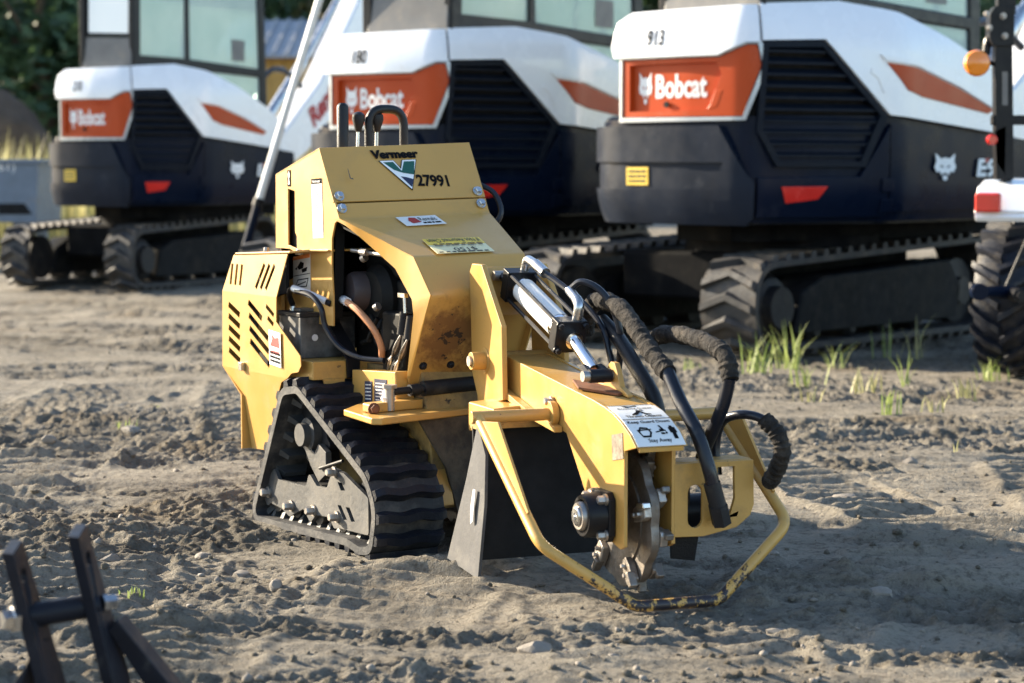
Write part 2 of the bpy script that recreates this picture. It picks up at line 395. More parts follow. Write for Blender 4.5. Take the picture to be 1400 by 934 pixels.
TREADS = [  # x, y, heading (deg from +Y), curvature, half length, half width, pitch, amplitude: prints left by rubber tracks and tyres
    (-1.72, 6.9, 6, 0.04, 1.7, 0.25, 0.150, 0.016), (-1.10, 5.15, -8, 0.05, 0.75, 0.20, 0.130, 0.016), (-0.25, 5.25, 12, 0.05, 0.55, 0.24, 0.110, 0.016),
    (0.35, 4.7, -6, 0.03, 0.55, 0.28, 0.120, 0.013), (0.98, 7.1, -14, 0.06, 1.0, 0.18, 0.120, 0.014), (1.25, 5.7, 8, 0.04, 0.8, 0.30, 0.135, 0.014),
    (-2.3, 8.6, 15, 0.03, 1.8, 0.24, 0.09, 0.014), (-1.1, 8.9, -10, 0.03, 1.4, 0.24, 0.09, 0.012), (0.75, 5.0, 20, 0.04, 0.6, 0.2, 0.075, 0.012),
    (1.9, 6.6, 4, 0.05, 1.2, 0.24, 0.085, 0.012), (-0.75, 4.55, 5, 0.05, 0.5, 0.2, 0.07, 0.013)]

def clods(x, y, s, k, rmin, rmax, share):
    """lumps of broken soil: one possible clod per cell, domed, of random size"""
    a = x / s + 19.1 * k; b = y / s + 7.3 * k; i = np.floor(a).astype(int); j = np.floor(b).astype(int); out = np.zeros_like(a)
    for di in (-1, 0, 1):
        for dj in (-1, 0, 1):
            ii = (i + di) & 255; jj = (j + dj) & 255
            dx = a - (i + di + _lat[k % 16][ii, jj]); dy = b - (j + dj + _lat[(k + 1) % 16][ii, jj]); r = rmin + (rmax - rmin) * _lat[(k + 2) % 16][ii, jj] ** 2
            q = np.clip(1 - (dx * dx + dy * dy) / (r * r), 0, 1) ** 0.6 * r * (_lat[(k + 3) % 16][ii, jj] < share)
            out = np.maximum(out, q)
    return out * s

def height(x, y, want_dust=False):
    x = np.asarray(x, float); y = np.asarray(y, float)
    wx = x + 0.06 * vn(x, y, 0.5, 3) + 0.02 * vn(x, y, 0.16, 4); wy = y + 0.06 * vn(x, y, 0.5, 5) + 0.02 * vn(x, y, 0.16, 6)
    rough = np.clip(0.57 + 1.5 * vn(wx * 0.7, wy * 1.2, 0.80, 1) + 1.2 * vn(wx * 0.7, wy * 1.5, 0.26, 2), 0.05, 1.15)
    h = 0.026 * vn(x, y, 2.3, 0) + 0.018 * vn(wx * 0.75, wy * 1.3, 0.55, 7) + 0.012 * vn(wx * 0.6, wy * 1.7, 0.24, 8)
    for (cx, cy, hd, k, hl, hw, pitch, amp) in TREADS:
        a = R(hd); dx, dy = wx * 0.3 + x * 0.7 - cx, wy * 0.3 + y * 0.7 - cy; s_ = dx * math.sin(a) + dy * math.cos(a); t_ = dx * math.cos(a) - dy * math.sin(a) - k * s_ * s_
        m = np.clip((hw - np.abs(t_)) / 0.05, 0, 1) * np.clip((hl - np.abs(s_)) / 0.3, 0, 1)
        ph = (s_ + 0.25 * k * t_ + 0.09 * np.abs(t_)) / pitch; sw = np.abs((ph % 1.0) - 0.38) / 0.62
        keep = np.clip(0.85 + 0.8 * vn(x, y, 0.31, 9), 0.25, 1)
        h = h + m * keep * (amp * (0.9 - np.minimum(1, sw * 1.5)) * 3.3 - 0.016)
        h = h + 0.018 * np.exp(-((np.abs(t_) - hw - 0.02) / 0.035) ** 2) * np.clip((hl - np.abs(s_)) / 0.3, 0, 1) * np.clip(0.6 + vn(x, y, 0.12, 10), 0, 1.3)
        rough = rough * (1 - 0.72 * m * keep)
    # the grinder stands on firm ground: level under its tracks and under the rail of its guard
    c, s_ = math.cos(R(-58.3)), math.sin(R(-58.3)); dx, dy = x + 0.252, y - 6.184; gx = dx * c + dy * s_; gy = -dx * s_ + dy * c
    q = np.clip((0.62 - np.abs(gx)) / 0.22, 0, 1) * np.clip((0.50 - np.abs(gy + 0.05)) / 0.12, 0, 1)
    h = h * (1 - 0.75 * q) - 0.016 * q
    q2 = np.exp(-(((x - 0.42) / 0.55) ** 2 + ((y - 4.88) / 0.28) ** 2)); h = h * (1 - 0.7 * q2) - 0.008 * q2
    # crumbled crust, clods and crumbs
    f = 0.007 * vn(wx * 0.5, wy * 1.8, 0.11, 9) + (0.16 + 0.9 * rough) * (0.0095 * (0.5 - np.abs(vn(wx * 0.8, wy * 1.5, 0.062, 2))) * 1.6 + 0.0075 * vn(x * 0.9, y * 1.4, 0.027, 5) + 0.0042 * vn(x, y, 0.0135, 13))
    f = f + rough * 0.020 * (0.5 - np.abs(vn(wx * 0.8, wy * 1.4, 0.13, 11)))
    jx = x + 0.018 * vn(x, y, 0.035, 2) + 0.010 * vn(x, y, 0.016, 3); jy = y + 0.018 * vn(x, y, 0.035, 6) + 0.010 * vn(x, y, 0.016, 7)
    r2 = np.clip(rough - 0.25, 0, 1) * 1.3
    f = f + r2 * (0.42 * clods(jx, jy, 0.075, 1, 0.06, 0.50, 0.28) + 0.62 * clods(jx, jy, 0.030, 4, 0.08, 0.60, 0.36)) + (0.12 + 0.9 * rough) * 0.78 * clods(x, y, 0.0165, 8, 0.10, 0.58, 0.30) - 0.008 * rough
    if want_dust: return np.clip(1.0 - 1.15 * rough + 0.5 * vn(x, y, 0.4, 12), 0, 1)
    h = h + f * (1 - 0.45 * q) * (1 - 0.25 * q2)
    far = np.clip((y - 9.5) / 8, 0, 1); h = h + far * 0.02 * vn(x, y, 1.1, 15)
    fade = np.clip((60 - np.hypot(x, y)) / 40, 0, 1)
    return h * fade

def axis_steps(parts):
    out = [parts[0][0]]
    for a, b, s0, s1 in parts:
        x = a
        while x < b - 1e-6:
            t = (x - a) / (b - a); x = min(b, x + s0 + (s1 - s0) * t); out.append(x)
    return np.array(out)
xp = axis_steps([(0, 1.9, 0.0068, 0.0068), (1.9, 4.5, 0.009, 0.05), (4.5, 12, 0.06, 0.6), (12, 700, 2, 120)])
xs = np.concatenate([-xp[:0:-1], xp])
ys = np.concatenate([-axis_steps([(0, 700, 2, 120)])[:0:-1] + 3.0, axis_steps([(3.0, 4.1, 0.10, 0.012), (4.1, 7.4, 0.0070, 0.0115), (7.4, 13, 0.012, 0.045), (13, 26, 0.05, 0.35), (26, 900, 1.0, 120)])])
GX, GY = np.meshgrid(xs, ys, indexing='ij')
GZ = height(GX, GY)
nx, ny = GX.shape
me = bpy.data.meshes.new('ground')
vco = np.stack([GX, GY, GZ], -1).reshape(-1, 3).astype(np.float32)
idx = np.arange(nx * ny).reshape(nx, ny)
quads = np.stack([idx[:-1, :-1], idx[1:, :-1], idx[1:, 1:], idx[:-1, 1:]], -1).reshape(-1, 4).astype(np.int32)
me.vertices.add(len(vco)); me.vertices.foreach_set('co', vco.ravel())
me.loops.add(quads.size); me.loops.foreach_set('vertex_index', quads.ravel())
me.polygons.add(len(quads)); me.polygons.foreach_set('loop_start', np.arange(0, quads.size, 4, dtype=np.int32))
me.polygons.foreach_set('use_smooth', np.ones(len(quads), bool))
me.update(calc_edges=True)
_at = me.attributes.new('dry_dust', 'FLOAT', 'POINT'); _at.data.foreach_set('value', height(GX, GY, True).astype(np.float32).ravel())   # packed, dry silt against crumbled damp soil
tag(put('ground', me, 'soil'), kind='structure')

def gz(x, y): return float(height(np.array([x]), np.array([y]))[0])

# loose clods and pebbles lying on the soil: nobody could count them
def ico():
    bm = bmesh.new(); bmesh.ops.create_icosphere(bm, subdivisions=1, radius=1)
    v = np.array([q.co[:] for q in bm.verts]); f = np.array([[q.index for q in p.verts] for p in bm.faces]); bm.free(); return v, f
icv, icf = ico()
def scatter_clods(name, n, mat, seed, rmin, rmax, pw):
    rs = np.random.RandomState(seed)
    y = 4.15 + (rs.rand(n) ** 1.7) * 9.5; x = (rs.rand(n) * 2 - 1) * (0.27 * y + 0.25)
    keep = (vn(x, y, 0.6, 1) + 0.5 * vn(x, y, 0.2, 2) + rs.rand(n) * 1.2) > 0.25; x, y = x[keep], y[keep]; n = len(x)
    r = rmin + (rmax - rmin) * rs.rand(n) ** pw; z = height(x, y)
    vv = icv[None] * (1 + 0.30 * (rs.rand(n, len(icv), 1) - 0.5) * 2) * (r[:, None, None]) * (0.7 + 0.6 * rs.rand(n, 1, 3)) * np.array([1, 1, 0.75])
    vv = vv + np.stack([x, y, z + r * 0.25], -1)[:, None]
    ff = icf[None] + (np.arange(n) * len(icv))[:, None, None]
    me = bpy.data.meshes.new(name); me.vertices.add(n * len(icv)); me.vertices.foreach_set('co', vv.astype(np.float32).ravel())
    fl = ff.reshape(-1, 3).astype(np.int32); me.loops.add(fl.size); me.loops.foreach_set('vertex_index', fl.ravel())
    me.polygons.add(len(fl)); me.polygons.foreach_set('loop_start', np.arange(0, fl.size, 3, dtype=np.int32)); me.polygons.foreach_set('use_smooth', np.ones(len(fl), bool)); me.update(calc_edges=True)
    return tag(put(name, me, mat), kind='stuff')
scatter_clods('soil_clods', 3600, 'soil', 5, 0.002, 0.013, 2.6)
scatter_clods('pebbles', 700, 'stone', 9, 0.003, 0.012, 2.5)

# ------------------------------------------------------------------ barn, trees, mound, grass behind
def skin_board(root, name, a, b, z0, z1, n, mat, th):
    a, b = V(a), V(b); d = (b - a) / n; nr = Vector((d.y, -d.x, 0)).normalized() * th
    for i in range(n):
        p = a + d * (i + 0.03); q = a + d * (i + 0.97)
        obj(name, MB().prism([p + Vector((0, 0, z0)), q + Vector((0, 0, z0)), q + Vector((0, 0, z1)), p + Vector((0, 0, z1))], nr), mat, root)
barn = thing('barn', 'ochre barn with a ribbed pale metal roof behind the white digger arm', 'barn', (-3.2, 46, 0))
obj('wall', MB().box((0, 3, 1.82), (6.2, 6, 3.64)), 'ochre_wall', barn)
skin_board(barn, 'wall_board', (-3.1, -0.03, 0), (3.1, -0.03, 0), 0.0, 3.62, 20, 'ochre_wall', 0.04)
rf = obj('roof', MB().prism([(-3.4, -0.5, 3.60), (3.4, -0.5, 3.60), (3.4, 3.0, 4.62), (-3.4, 3.0, 4.62)], (0, 0, 0.06)).prism([(-3.4, 3.0, 4.62), (3.4, 3.0, 4.62), (3.4, 6.5, 3.60), (-3.4, 6.5, 3.60)], (0, 0, 0.06)), 'tin', barn)
for i in range(23):
    x = -3.3 + i * 0.3
    obj('roof_rib', MB().prism([(x, -0.5, 3.665), (x + 0.06, -0.5, 3.665), (x + 0.06, 2.98, 4.685), (x, 2.98, 4.685)], (0, 0, 0.05)), 'tin', rf)
wdw = obj('window', MB().box((-0.95, -0.10, 3.0), (0.62, 0.10, 0.95)), 'ochre_wall', barn)
obj('pane', MB().box((-0.95, -0.17, 3.0), (0.50, 0.03, 0.83)), 'void', wdw)

def tree(name, label, x, y, h, rx, cz, n, leaf, mat, seed, group='trees closing off the yard'):
    rr = random.Random(seed); t = thing(name, label, 'tree', (x, y, 0), group=group)
    tr = MB(); tr.tube(smooth_path([(0, 0, -0.2), (0.1, 0.05, h * 0.3), (-0.05, 0, h * 0.6), (0.05, 0, h * 0.85)], 4), [0.24 - 0.012 * i for i in range(13)], 8)
    for i in range(6):
        a = rr.uniform(0, 6.28); z = h * rr.uniform(0.3, 0.6)
        tr.tube([(0, 0, z), (math.cos(a) * rx * 0.4, math.sin(a) * rx * 0.4, z + h * 0.12), (math.cos(a) * rx * 0.75, math.sin(a) * rx * 0.75, z + h * 0.2)], [0.10, 0.06, 0.03], 6)
    obj('trunk', tr, 'bark', t)
    cl = [(rr.gauss(0, 0.42), rr.gauss(0, 0.42), rr.gauss(0, 0.40), rr.uniform(0.22, 0.42)) for _ in range(26)]
    mb = MB()
    for i in range(n):
        cx, cy, c_z, cr = cl[i % len(cl)]
        d = Vector((rr.gauss(0, 1), rr.gauss(0, 1), rr.gauss(0, 1))).normalized() * cr * rr.uniform(0.55, 1.0)
        p = Vector(((cx + d.x) * rx, (cy + d.y) * rx, cz + (c_z + d.z) * (h - cz) * 0.95))
        a = Vector((rr.gauss(0, 1), rr.gauss(0, 1), rr.gauss(0, 0.6))).normalized(); b = a.orthogonal().normalized(); s_ = leaf * rr.uniform(0.6, 1.3)
        mb.add([p - a * s_, p + b * s_ * 0.5, p + a * s_, p - b * s_ * 0.5], [(0, 1, 2, 3)])
    obj('crown', mb, mat, t, flat=True); return t
TR = [('dark spreading tree behind the tall grass', -15.0, 55, 10, 4.4, 4.2, 'leaf_dark'), ('dark low tree beside the brown mound', -11.6, 51, 7.6, 3.4, 3.2, 'leaf_dark'),
      ('dark broad tree behind the cab of the far digger', -8.2, 58, 10, 4.0, 4.4, 'leaf_dark'), ('yellowing olive tree above the barn roof', -5.6, 63, 9.5, 3.0, 5.0, 'leaf_olive'),
      ('olive tree at the ridge of the barn', -2.4, 66, 10, 3.4, 5.0, 'leaf_olive'), ('dark tree behind the middle digger', 0.8, 60, 11, 3.8, 4.4, 'leaf_dark'),
      ('dark tree in the gap between the two nearest cabs', 4.1, 58, 10.5, 3.6, 4.4, 'leaf_dark'), ('dark tree behind the nearest cab', 7.6, 61, 11, 4.0, 4.4, 'leaf_dark'),
      ('dark tree behind the white arm of the nearest digger', 11.4, 58, 11, 4.0, 4.4, 'leaf_dark'), ('dark tree beyond the red tail lamp', 15.2, 61, 11, 4.2, 4.4, 'leaf_dark'),
      ('dark bushy tree rising over the blue-grey hopper', -18.0, 64, 12, 5.0, 5.0, 'leaf_dark')]
for i, (lab, x, y, h, rx, cz, mt) in enumerate(TR): tree('broadleaf_tree', lab, x, y, h, rx, cz, 5200, 0.25, mt, 40 + i)
HG = []
for i in range(13):
    t = None
    HG.append((-19 + i * 3.1, 53 + (i * 37 % 5)))
hb_ = MB(); rr = random.Random(3)
for x, y in HG:
    for k in range(1300):
        p = Vector((x + rr.gauss(0, 1.25), y + rr.gauss(0, 0.7), abs(rr.gauss(1.2, 0.75))))
        a = Vector((rr.gauss(0, 1), rr.gauss(0, 1), rr.gauss(0, 1))).normalized(); b = a.orthogonal(); s_ = rr.uniform(0.10, 0.26)
        hb_.add([p - a * s_, p + b * s_ * 0.5, p + a * s_, p - b * s_ * 0.5], [(0, 1, 2, 3)])
for k in range(26000):
    x = rr.uniform(-75, 75); p = Vector((x, 76 + rr.uniform(-2, 2), rr.uniform(0, 1) * (8.0 + 1.5 * math.sin(x * 0.45) + math.sin(x * 1.3))))
    a = Vector((rr.gauss(0, 1), rr.gauss(0, 0.3), rr.gauss(0, 1))).normalized(); b = a.orthogonal(); s_ = rr.uniform(0.35, 0.8)
    hb_.add([p - a * s_, p + b * s_ * 0.6, p + a * s_, p - b * s_ * 0.6], [(0, 1, 2, 3)])
tag(obj('undergrowth', hb_, 'leaf_dark', flat=True), kind='stuff')
mm = MB(); rr = random.Random(8); ns, nr_ = 28, 9
for j in range(nr_ + 1):
    for i in range(ns):
        a = 2 * math.pi * i / ns; q = math.cos(j / nr_ * math.pi / 2); bump_ = 1 + 0.10 * math.sin(3 * a + j) + rr.uniform(-0.04, 0.04)
        mm.v.append((2.3 * q * math.cos(a) * bump_, 1.7 * q * math.sin(a) * bump_, 3.05 * math.sin(j / nr_ * math.pi / 2) ** 0.85 * (1 + rr.uniform(-0.03, 0.03)) - 0.05))
for j in range(nr_):
    for i in range(ns): mm.f.append((j * ns + i, j * ns + (i + 1) % ns, (j + 1) * ns + (i + 1) % ns, (j + 1) * ns + i))
mo = obj('earth_mound', mm, 'mound', ang=60); mo.location = (-12.1, 46, 0); tag(mo, kind='structure')

def blades(mb, x, y, z, n, h, spread, wdt, rr, lean=0.35):
    for i in range(n):
        a = rr.uniform(0, 6.283); hh = h * rr.uniform(0.5, 1.0); px, py = x + rr.gauss(0, spread), y + rr.gauss(0, spread)
        dx, dy = math.cos(a) * hh * lean * rr.uniform(0.2, 1), math.sin(a) * hh * lean * rr.uniform(0.2, 1); sx, sy = -math.sin(a) * wdt, math.cos(a) * wdt
        mb.add([(px - sx, py - sy, z - 0.01), (px + sx, py + sy, z - 0.01), (px + dx * 0.4 + sx * 0.8, py + dy * 0.4 + sy * 0.8, z + hh * 0.6), (px + dx * 0.4 - sx * 0.8, py + dy * 0.4 - sy * 0.8, z + hh * 0.6), (px + dx, py + dy, z + hh * 0.98)],
               [(0, 1, 2, 3), (3, 2, 4)])
gm = MB(); rr = random.Random(21)
for k in range(4200):
    y = rr.uniform(25.5, 38); x = rr.uniform(-0.32 * y, -0.085 * y)
    blades(gm, x, y, 0, 2, rr.uniform(0.9, 1.75), 0.08, rr.uniform(0.010, 0.022), rr, 0.3)
tag(obj('tall_grass', gm, 'dry_grass', flat=True), kind='stuff')

# ------------------------------------------------------------------ the three white diggers parked in a row
class Path:
    """a plan outline; u runs along it (u = 0 at the rear right corner), d is depth inwards"""
    def __init__(s, pts, zero):
        s.P = [Vector((p[0], p[1])) for p in pts]; n = len(s.P); s.U = [0.0]
        for i in range(1, n): s.U.append(s.U[-1] + (s.P[i] - s.P[i - 1]).length)
        j = min(range(n), key=lambda i: (s.P[i] - Vector(zero)).length); u0 = s.U[j]; s.U = [u - u0 for u in s.U]
        s.N = []
        for i in range(n):
            ns = []
            for a, b in ((i - 1, i), (i, i + 1)):
                if a >= 0 and b < n: d = (s.P[b] - s.P[a]).normalized(); ns.append(Vector((-d.y, d.x)))
            m = sum(ns, Vector((0, 0))).normalized(); s.N.append(m / max(0.3, m.dot(ns[0])))
    def at(s, u, z, d=0.0):
        i = 0
        d = d + 0.95 * max(0.0, 1.0 - z) ** 2 + 0.95 * max(0.0, z - 1.74) ** 2      # the shells draw in towards top and bottom
        while i < len(s.U) - 2 and u > s.U[i + 1]: i += 1
        t = (u - s.U[i]) / (s.U[i + 1] - s.U[i]); p = s.P[i].lerp(s.P[i + 1], t); n = s.N[i].lerp(s.N[i + 1], t)
        return Vector((p.x + n.x * d, p.y + n.y * d, z))
    def skin(s, pts, d0, d1, holes=()):
        """a panel of outline pts (u, z) wrapped round the path between depths d0 (outer) and d1 (inner)"""
        mb = MB().prism([(u, d0, z) for u, z in pts], (0, d1 - d0, 0), [[(u, d0, z) for u, z in h] for h in holes])
        bm = bmesh.new(); vs = [bm.verts.new(v) for v in mb.v]
        for f in mb.f: bm.faces.new([vs[i] for i in f])
        lo, hi = min(p[0] for p in pts), max(p[0] for p in pts)
        for u in s.U:
            if lo + 1e-4 < u < hi - 1e-4:
                bmesh.ops.bisect_plane(bm, geom=bm.verts[:] + bm.edges[:] + bm.faces[:], plane_co=(u, 0, 0), plane_no=(1, 0, 0), dist=1e-5)
        z0, z1 = min(p[1] for p in pts), max(p[1] for p in pts)
        for z in (0.80, 0.85, 0.90, 0.95, 1.0, 1.76, 1.82, 1.88, 1.94):
            if z0 + 1e-4 < z < z1 - 1e-4: bmesh.ops.bisect_plane(bm, geom=bm.verts[:] + bm.edges[:] + bm.faces[:], plane_co=(0, 0, z), plane_no=(0, 0, 1), dist=1e-5)
        bm.verts.index_update(); out = MB(); out.v = [tuple(s.at(v.co.x, v.co.z, v.co.y)) for v in bm.verts]; out.f = [tuple(v.index for v in f.verts) for f in bm.faces]
        bm.free(); return out
    def letters(s, mb, u, z, du, dz, d):
        """lay flat print (drawn in the unit square) on the curved shell at depth d"""
        return mb.fn(lambda p: s.at(u + p.x * du, z + p.y * dz, d))
    def frame(s, u, z, du, dz, lift=0.0):
        O = s.at(u, z, -lift); return O, s.at(u + du, z, -lift) - O, s.at(u, z + dz, -lift) - O
corner = [Vector((p.x, p.y)) for p in fillet([(-1.1, 0.1, 0), (-1.118, -0.42, 0), (-1.1, -0.87, 0), (-0.209, -1.324, 0), (2.0, -1.324, 0)], [1.2, 0.22, 0.5], 6)][1:-1]
SIDE = Path([(-0.30, 0.66), (-0.62, 0.53), (-0.86, 0.40), (-1.0, 0.27), (-1.07, 0.16), (-1.1, 0.03)] + [tuple(p) for p in corner] + [(1.75, -1.324)], (-1.1, -0.87))

def lug_mesh(width):
    mb = MB(); h = width / 2
    ch = [(-h, -0.055), (0.0, 0.035), (h, -0.055), (h, 0.0), (0.0, 0.085), (-h, 0.0)]
    lo = [(x, y, 0) for x, y in ch]; hi = [(x * 0.97, 0.018 + (y - 0.018) * 0.72, 0.034) for x, y in ch]; n = len(ch)
    mb.v = lo + hi; mb.f = [(0, 1, 4, 5), (1, 2, 3, 4), (n, n + 5, n + 4, n + 1), (n + 1, n + 4, n + 3, n + 2)] + [(i, (i + 1) % n, n + (i + 1) % n, n + i) for i in range(n)]
    return mesh('track_lug', mb, 20)
LUG = lug_mesh(0.36); LUG.materials.append(M['lug_dusty'])

def loop_points(pts, r, n=8): return fillet(pts, r, n, closed=True)
def along(loop, step):
    """points, tangents spaced along a closed loop"""
    L = [(loop[i] - loop[i - 1]).length for i in range(len(loop))]; tot = sum(L); n = max(3, round(tot / step)); out = []; acc = 0; i = 0; cur = loop[-1]
    for k in range(n):
        t = tot * k / n
        while i < len(L) - 1 and acc + L[i] < t: acc += L[i]; i += 1
        q = (t - acc) / L[i]; a, b = loop[i - 1], loop[i]; out.append((a.lerp(b, q), (b - a).normalized()))
    return out
def belt(loop, y0, y1, th):
    """closed belt: loop in (x, z) as 3-D vectors with y = 0; th inwards"""
    n = len(loop); cx = sum(p.x for p in loop) / n; cz = sum(p.z for p in loop) / n; inn = []
    for i in range(n):
        d = (loop[(i + 1) % n] - loop[i - 1]).normalized(); nn = Vector((-d.z, 0, d.x))
        if nn.dot(Vector((cx, 0, cz)) - loop[i]) < 0: nn.negate()
        inn.append(loop[i] + nn * th)
    mb = MB()
    for y in (y0, y1):
        mb.v += [(p.x, y, p.z) for p in loop]; mb.v += [(p.x, y, p.z) for p in inn]
    for i in range(n):
        j = (i + 1) % n
        mb.f += [(i, j, 2 * n + j, 2 * n + i), (n + i, 3 * n + i, 3 * n + j, n + j), (i, n + i, n + j, j), (2 * n + i, 2 * n + j, 3 * n + j, 3 * n + i)]
    return mb, inn

def digger(name, label, loc, deg, k, number, model, seed, has_front=True):
    rr = random.Random(seed); root = thing(name, label, 'excavator', (loc[0], loc[1], 0), R(deg), 'white tail-swing diggers parked in a row')
    K = lambda mb: mb.fn(lambda p: Vector((p.x * k, p.y * k, p.z)))
    # undercarriage
    loop0 = loop_points([(-1.10, 0, 0.03), (-1.12, 0, 0.545), (1.66, 0, 0.645), (1.70, 0, 0.03)], [0.26, 0.26, 0.28, 0.28], 8)
    for sgn in (-1, 1):
        mb, inn = belt(loop0, sgn * 0.93, sgn * 0.55, 0.035)
        tr = obj('track', K(mb), 'lug_dusty', root)
        c = Vector((0.3, 0, 0.3))
        for p, d in along(loop0, 0.135):
            nrm = Vector((d.z, 0, -d.x));
            if nrm.dot(p - c) < 0: nrm.negate()
            l = put('track_lug', LUG, None, tr); mt = Matrix((Vector((0, 1, 0)), d, nrm)).transposed().to_4x4()
            if mt.determinant() < 0: mt = Matrix((Vector((0, -1, 0)), d, nrm)).transposed().to_4x4()
            l.matrix_local = Matrix.Translation(Vector((p.x * k, sgn * 0.74 * k, p.z))) @ Matrix.Diagonal((1, k, 1, 1)) @ mt
        fr = MB().prism([(x, sgn * 0.88, z) for x, z in [(-0.62, 0.12), (-0.55, 0.36), (-0.30, 0.45), (1.2, 0.50), (1.35, 0.32), (1.30, 0.12)]], (0, -sgn * 0.28, 0))
        obj('track_frame', K(fr), 'frame_black', root, 0.02)
        dr = MB().lathe((-0.80, sgn * 0.60, 0.28), (0, sgn * 0.31, 0), [(0, 0.20), (0.6, 0.20), (0.75, 0.17), (0.8, 0.13), (1, 0.12)], 28)
        obj('drive_motor', K(dr), 'black_dusty', root)
        obj('idler_wheel', K(MB().lathe((1.38, sgn * 0.60, 0.29), (0, sgn * 0.28, 0), [(0, 0.21), (0.8, 0.21), (0.85, 0.09), (1, 0.09)], 28)), 'black_dusty', root)
        for x in (-0.35, 0.05, 0.45, 0.85): obj('track_roller', K(MB().lathe((x, sgn * 0.62, 0.13), (0, sgn * 0.24, 0), [(0, 0.07), (0.85, 0.07), (1, 0.04)], 16)), 'black_dusty', root)
    cf = obj('centre_frame', K(MB().prism([(-0.50, -0.54, 0.28), (1.25, -0.54, 0.28), (1.25, 0.50, 0.28), (-0.50, 0.50, 0.28)], (0, 0, 0.30))), 'underside', root, 0.03)
    obj('swing_ring', K(MB().lathe((0.1, -0.3, 0.58), (0, 0, 0.10), [(0, 0.60), (1, 0.60)], 36)), 'underside', root)
    obj('belly_plate', K(MB().prism([SIDE.at(u, 0.65, 0.36) for u in SIDE.U] + [Vector((1.7, 0.45, 0.65))], (0, 0, 0.12))), 'underside', root, 0.03)
    # house: lower body, counterweight with its recessed band, grille, white covers, badge
    obj('lower_body', K(SIDE.skin([(-1.6, 0.77), (-1.6, 1.36), (0.9, 1.385), (2.1, 1.31), (2.7, 1.26), (2.7, 0.78)], 0.035, 0.55)), 'navy', root, 0.03, 3)
    obj('engine_bay', K(SIDE.skin([(-0.99, 1.35), (-0.96, 1.94), (0.05, 1.94), (0.45, 1.78), (0.9, 1.38)], 0.085, 0.5)), 'void', root)
    cw = obj('counterweight', K(SIDE.skin([(-1.62, 1.335), (-0.19, 1.325), (-0.02, 1.06), (0.03, 1.0), (0.03, 0.80), (-0.02, 0.755), (-1.62, 0.765), (-1.62, 0.965), (-0.22, 0.965), (-0.155, 1.115), (-1.62, 1.125)], -0.012, 0.30)), 'charcoal', root, 0.030, 4)
    obj('recess_back', K(SIDE.skin([(-1.61, 0.955), (-1.61, 1.13), (-0.15, 1.13), (-0.2, 0.955)], 0.008, 0.06)), 'charcoal', cw)
    O, X, Y = SIDE.frame(-0.86, 0.985, 0.165, 0.105, -0.006)
    st = obj('warning_sticker', K(plate(MB(), O, X, Y, 0.004)), 'yellow_label', cw); obj('print', K(scribble(MB(), O, X, Y, 3, seed, lift=0.006)), 'ink_grey', st)
    obj('body_panel', K(SIDE.skin([(0.93, 0.83), (0.93, 1.34), (2.05, 1.285), (2.6, 1.25), (2.6, 0.84)], 0.012, 0.06)), 'navy', root, 0.012)
    obj('side_band', K(SIDE.skin([(0.05, 0.80), (0.05, 1.03), (0.72, 1.035), (0.92, 1.33), (0.915, 0.80)], 0.004, 0.06)), 'navy', root, 0.015)
    red = obj('red_reflector', K(SIDE.skin([(0.20, 0.978), (0.505, 0.980), (0.44, 0.905), (0.235, 0.882)], -0.008, 0.02)), 'red_lens', root, 0.004)
    for zz in (0.865, 0.985): obj('hinge', K(SIDE.skin([(0.86, zz - 0.04), (0.86, zz + 0.04), (0.94, zz + 0.04), (0.94, zz - 0.04)], -0.012, 0.02)), 'navy', root, 0.01)
    GR = [(0.08, 1.80), (0.47, 1.81), (0.90, 1.385), (0.755, 1.09), (0.17, 1.09), (0.045, 1.29)]
    def inset(P, m):
        cx = sum(p[0] for p in P) / len(P); cz = sum(p[1] for p in P) / len(P); return [(cx + (x - cx) * m, cz + (z - cz) * m) for x, z in P]
    gr = obj('grille', K(SIDE.skin(GR, 0.0, 0.06, [inset(GR, 0.90)])), 'grille', root, 0.010)
    obj('radiator', K(SIDE.skin(inset(GR, 0.93), 0.075, 0.09)), 'void', gr)
    def span(z, P):
        xs_ = []
        for i in range(len(P)):
            (x0, z0), (x1, z1) = P[i - 1], P[i]
            if (z0 - z) * (z1 - z) < 0: xs_.append(x0 + (x1 - x0) * (z - z0) / (z1 - z0))
        return min(xs_), max(xs_)
    for i in range(10):
        z = 1.145 + i * 0.0655; a, b = span(z, inset(GR, 0.93))
        sm = MB(); A0, A1 = SIDE.at(a, z, 0.012), SIDE.at(b, z, 0.012); B0, B1 = SIDE.at(a, z + 0.030, 0.055), SIDE.at(b, z + 0.030, 0.055)
        sm.prism([A0, A1, B1, B0], (0, 0, 0.014)); obj('slat', K(sm), 'grille', gr)
    # badge and its silver surround
    OR = [(-0.90, 1.385), (-0.90, 1.715), (-0.20, 1.712), (-0.02, 1.775), (0.045, 1.775), (0.072, 1.66), (-0.045, 1.378)]
    obj('badge_surround', K(SIDE.skin([(-0.925, 1.353), (-0.925, 1.733), (-0.20, 1.733), (-0.03, 1.800), (0.070, 1.803), (0.108, 1.66), (-0.022, 1.353)], 0.006, 0.07,
        [[(-0.905, 1.380), (-0.905, 1.72), (-0.197, 1.717), (-0.018, 1.780), (0.050, 1.780), (0.078, 1.66), (-0.042, 1.373)]])), 'trim', root, 0.004)
    bd = obj('badge_panel', K(SIDE.skin(OR, 0.016, 0.06, [[(-0.85, 1.415), (-0.85, 1.685), (-0.22, 1.685), (-0.185, 1.62), (-0.26, 1.44), (-0.29, 1.415)]])), 'orange', root, 0.008)
